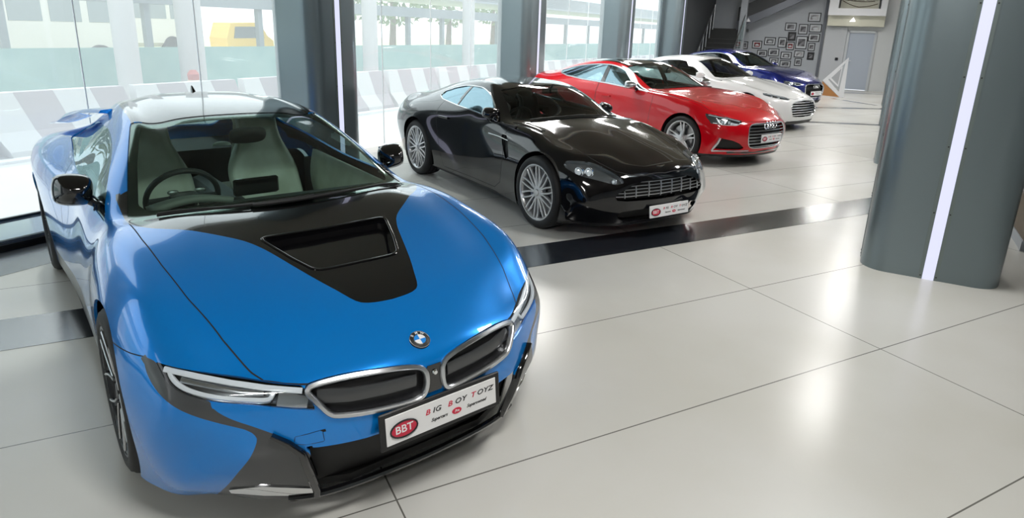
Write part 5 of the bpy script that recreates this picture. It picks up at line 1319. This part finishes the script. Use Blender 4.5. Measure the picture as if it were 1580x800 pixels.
    b=MB();b.box(((xf+xr)/2,0,.27),(xf-xr,1.5,.04));b.box((xf+.02,0,zb-.32),(.06,1.45,.5));b.box((xr,0,zb-.40),(.06,1.4,.45))
    for s in(-1,1): b.box(((xf+xr)/2,s*.775,zb-.32),(xf-xr,.05,.56))
    b.build('cabin_tub',M['cabin'],car)
    b=MB();b.grid(lambda u,v:(xf-.02-.42*u,(v-.5)*1.42,zb-.055+.03*math.sin(u*2.5)-(.2*max(0,u-.8)/.2)),8,8);b.build('dashboard',M['cabin'],car)
    steering(car,xf-.62,-.36,zb-.10,.18)
    sm=cfg.get('seat',M['dark_leather'])
    for y in(-.36,.36): seat(car,xf-1.05,y,zb-.72,sm,1.0,rake=.33,tall=.74)
    if cfg.get('rear_seats'):
        for y in(-.36,.36): seat(car,xf-1.85,y,zb-.68,sm,.92,'rear_seat',rake=.36,tall=.66)
    b=MB();cx,cz=cfg.get('rvm',(xf-.52,zb+.24));b.box((cx,0,cz),(.03,.22,.06),bev=.012);b.tube([(cx+.0,0,cz+.02),(cx+.05,0,cz+.07)],.012,6);b.build('rear_view_mirror',M['cabin'],car)
    mx,my,mz=cfg['mirror']
    for s in(-1,1): door_mirror(car,mx,my,mz,cfg.get('mirror_mat',pt),.20,.125,s,foot=(mx+.03,my-.10,mz-.085),stem=M['black_gloss'],folded=cfg.get('folded',False))
    wsh=bvh(m.sub(('windscreen','body')));zx=cfg['ws'][0][0]
    for pts in ([(zx-.05,.56),(zx-.02,.25),(zx-.02,-.10)],[(zx-.03,.10),(zx-.03,-.25),(zx-.10,-.56)]):
        pth=drape(wsh,smooth_open(pts,5),'top',.012)
        if len(pth)>3: strip_on(car,'wiper',M['black_trim'],pth,.012,.006)
    if cfg.get('handle'):
        for s in(-1,1):
            for hx,hz in cfg['handle']:
                P=drape(full,[(hx-.10,hz,s),(hx-.05,hz,s),(hx+.05,hz,s),(hx+.10,hz,s)],'side',.012);strip_on(car,'door_handle',M[cfg['handle_mat']] if cfg.get('handle_mat') else pt,P,.022,.010)
    return car,m,full
black=mat('black_car_paint',(.003,.003,.0045),.10,0,.2,1.,.01)
redp=mat('red_car_paint',(.60,.002,.010),.25,0.,.12,1.,.02)
whitep=mat('white_car_paint',(.80,.81,.82),.35,0,.5,1.,.03)
navy=mat('dark_blue_car_paint',(.006,.014,.16),.25,.45,.2,1.,.02)
VW=[(-.525,0),(-.54,.25),(-.58,.44),(-.66,.60),(-.775,.685),(-1.0,.602),(-1.26,.528),(-1.235,.46),(-1.20,.32),(-1.18,0)]
build_car('black_coupe',VAN,(3.845,5.20,-84.3),'gloss black two-door coupe with a wide slatted grille, left of the red car',dict(
 paint=black,wb=2.6,rear=[(-1.98,-.2),(-1.98,.40),(-2.4,.38),(-2.85,.40),(-3.0,.36),(-3.02,-.2)],cabin=(-.525,),ws=VW,belt_z=.93,cab=(-.55,-2.1),res=(8,7),
 side=[(10.35,4.93),(10.6,4.72),(11.1,4.48),(12,4.27),(13,4.14),(14,4.14),(14.7,4.28),(15.1,4.5),(15.15,4.75),(14.7,4.92),(13.5,4.975),(12,4.975)],
 trim='chrome',trim_w=.014,bpillar=(-1.83,-1.80),
 grille=[(-.2,.562),(0,.562),(.16,.560),(.28,.552),(.38,.528),(.46,.492),(.535,.455),(.555,.425),(.54,.395),(.46,.385),(.30,.378),(0,.375),(-.2,.375)],
 slats=6,slat_w=.007,slat_mat='alloy',vbars=[.07,.21,.35,.47],
 intake=[(-.2,.29),(0,.29),(.40,.29),(.48,.285),(.51,.255),(.49,.215),(.43,.185),(0,.175),(-.2,.175)],
 lamp=smooth_closed([(.802,.684),(.777,.696),(.73,.696),(.682,.694),(.605,.687),(.561,.670),(.524,.642),(.494,.608),(.468,.566),(.482,.542),(.553,.535),(.619,.552),(.706,.575),(.79,.600),(.822,.630),(.822,.662)],2).tolist(),
 bulbs=[(.764,.638,.046),(.685,.636,.046),(.551,.563,.026)],
 hood=[(-.60,-.2),(-.60,0),(-.60,.726),(-.22,.69),(.04,.612),(.363,.565),(.55,.515),(.63,.49),(.70,.40),(.745,.25),(.76,0),(.76,-.2)],
 doors=[[(-2.15,.93),(-2.06,.68),(-2.0,.36),(-1.95,.22),(-.80,.22),(-.68,.30),(-.62,.60),(-.72,1.2),(-2.15,1.2)]],
 side_vent=[(-.50,.60),(-.56,.73),(-.62,.79),(-.72,.79),(-.66,.70),(-.56,.56)],strake=[(-.56,.745),(-.75,.76),(-.95,.765)],
 lip_z=.165,R=.345,rim=.262,W=.24,wheel='multi',wings=.70,plate=(.800,.05,.262,-.12),folded=True,mirror=(-.95,.88,.955),yo=(.905,.925),
 handle=[(-1.93,.805)],handle_mat='black_gloss',R_=0,bars=[([(0,.17),(.25,.17),(.42,.175)],.012,'black_gloss')],seat=M['dark_leather'],glass=mat and thin_glass('coupe_screen',(.42,.47,.44))))
SW=[(-.575,0),(-.59,.25),(-.62,.45),(-.68,.63),(-.80,.715),(-1.13,.645),(-1.475,.585),(-1.45,.48),(-1.41,.32),(-1.40,0)]
SS=[(9.62,4.93),(10.0,4.68),(10.6,4.40),(11.3,4.20),(12,4.12),(13,4.10),(14,4.12),(15,4.2),(15.65,4.38),(15.55,4.7),(15,4.9),(14,4.97),(12,4.97)]
SROOF=[(-1.40,-.2),(-1.40,0),(-1.41,.32),(-1.45,.48),(-1.475,.57),(-1.8,.56),(-2.3,.545),(-2.45,.50),(-2.5,0),(-2.5,-.2)]
SG=[(-.2,.635),(0,.635),(.30,.632),(.38,.622),(.43,.59),(.445,.54),(.44,.43),(.415,.345),(.37,.295),(.30,.278),(0,.272),(-.2,.272)]
build_car('red_fastback',S5,(7.493,7.386,-80.6),'bright red four-door fastback with silver slatted grille and four-ring emblem, third car of the row','' or dict(
 paint=redp,wb=2.824,cabin=(-.575,),ws=SW,belt_z=.985,cab=(-.62,-3.0),res=(7,6),roof=SROOF,roof_mat=M['black_gloss'],
 side=SS,trim='satin',trim_w=.022,bpillar=(-1.86,-1.77),grille=SG,slats=8,slat_w=.010,slat_mat='satin',gframe='satin',gframe_w=.014,
 pocket=[[(.775,.425),(.66,.40),(.55,.355),(.47,.29),(.50,.262),(.80,.262),(.815,.30)]],
 blades=[([(.79,.43),(.805,.36),(.825,.29),(.835,.24)],[.028,.032,.034,.02],'satin'),([(.835,.236),(.70,.243),(.55,.248),(.37,.245)],.018,'satin')],
 lamp=[(.829,.748),(.74,.730),(.622,.705),(.55,.688),(.495,.668),(.505,.640),(.60,.604),(.72,.604),(.845,.619),(.848,.682)],
 bulbs=[(.74,.66,.030),(.66,.652,.030)],drl=[([(.815,.735),(.74,.720),(.622,.698),(.51,.666)],.010,'lamp_white'),([(.83,.63),(.72,.612),(.60,.612),(.52,.64)],.010,'lamp_white'),([(.79,.70),(.78,.63)],.02,'lamp_in')],
 hood=[(-.63,-.2),(-.63,0),(-.63,.80),(-.34,.825),(0,.815),(.363,.775),(.55,.66),(.66,.56),(.75,.45),(.81,.30),(.84,0),(.84,-.2)],
 doors=[[(-1.86,.96),(-1.86,.60),(-1.75,.22),(-.72,.22),(-.66,.40),(-.62,.80),(-.66,1.2),(-1.86,1.2)],[(-2.85,.98),(-2.7,.75),(-2.42,.60),(-2.34,.22),(-1.78,.22),(-1.875,.60),(-1.875,1.2),(-2.85,1.2)]],
 lip_z=.185,R=.338,rim=.258,W=.245,wheel='audi5',rings=(0,.602,.047),plate=(.895,.03,.418,-.04),mirror=(-1.02,.93,1.03),mirror_mat=M['satin'],yo=(.905,.91),
 handle=[(-1.62,.81),(-2.5,.83)],bars=[([(0,.215),(.4,.215),(.66,.22)],.03,'black_gloss')],rear_seats=True,rear=[(-2.62,-.2),(-2.62,.40),(-2.9,.44),(-3.4,.46),(-3.52,.40),(-3.55,-.2)],seat=M['dark_leather']))
def st(P,wb0,wb1): return [(x*(wb1/wb0) if x<0 else x,y) for x,y in P]
build_car('white_saloon',RAP,(11.156,9.68,-78.6),'white low four-door car with an oval slatted chrome grille, right of the red one',dict(
 paint=whitep,wb=2.989,cabin=(-.6,),ws=[(x*1.15,y*1.02) for x,y in VW],belt_z=.965,cab=(-.65,-2.9),res=(6,5),
 side=[(10.35,4.93),(10.6,4.72),(11.1,4.48),(12,4.27),(13,4.14),(14,4.14),(15,4.28),(15.8,4.5),(15.85,4.75),(15,4.92),(13.5,4.975),(12,4.975)],trim='satin',trim_w=.014,bpillar=(-1.95,-1.88),
 side_glass=M['glass_dark'],glass=thin_glass('gt_screen',(.34,.36,.37)),
 grille=smooth_closed([(-.2,.625),(0,.622),(.3,.605),(.42,.575),(.47,.52),(.475,.44),(.44,.36),(.37,.305),(0,.285),(-.2,.285)],3).tolist(),slats=8,slat_w=.016,slat_mat='chrome',gframe='chrome',gframe_w=.014,
 lamp=[(.76,.745),(.66,.738),(.55,.715),(.45,.682),(.425,.645),(.50,.632),(.60,.648),(.72,.68),(.79,.715)],bulbs=[(.66,.695,.026),(.58,.68,.026)],drl=[([(.74,.738),(.60,.722),(.46,.678)],.008,'lamp_white')],
 hood=[(-.64,-.2),(-.64,0),(-.64,.73),(-.24,.70),(.04,.63),(.363,.60),(.55,.56),(.66,.48),(.74,.30),(.77,0),(.77,-.2)],
 lip_z=.20,R=.35,rim=.265,W=.25,wheel='multi',wings=.735,mirror=(-1.08,.93,1.0),yo=(.93,.945),rear_seats=True,seat=M['dark_leather'],bars=[([(0,.20),(.3,.20),(.5,.205)],.03,'black_trim')]))
BR_=[(x*1.03,y) for x,y in SROOF]
build_car('dark_blue_saloon',A6,(15.111,12.567,-82.5),'dark blue saloon with a chrome-edged black grille in front of the picture wall',dict(
 paint=navy,wb=2.91,cabin=(-.6,),ws=[(x*1.03,y) for x,y in SW],belt_z=1.01,cab=(-.65,-3.0),res=(6,5),
 side=SS,trim='chrome',trim_w=.026,bpillar=(-1.92,-1.83),side_glass=M['glass_dark'],
 grille=[(-.2,.66),(0,.66),(.34,.655),(.41,.62),(.43,.56),(.41,.42),(.34,.32),(0,.31),(-.2,.31)],slats=5,slat_w=.006,slat_mat='dark_alloy',gframe='chrome',gframe_w=.022,
 lamp=[(.82,.735),(.70,.72),(.55,.70),(.47,.675),(.48,.64),(.62,.615),(.78,.63),(.845,.67)],bulbs=[(.74,.675,.03),(.64,.665,.03)],drl=[([(.81,.725),(.65,.708),(.50,.672)],.010,'lamp_white')],
 hood=[(-.64,-.2),(-.64,0),(-.64,.80),(-.34,.825),(0,.815),(.363,.775),(.55,.66),(.66,.56),(.75,.45),(.81,.30),(.84,0),(.84,-.2)],
 lip_z=.20,R=.345,rim=.26,W=.245,wheel='audi5',rings=(0,.60,.042),plate=(.900,.0,.42,-.03),plate_frame=False,pdetail=False,mirror=(-1.05,.93,1.05),yo=(.905,.91),rear_seats=True,bars=[([(0,.22),(.4,.22),(.6,.225)],.03,'black_trim')]))
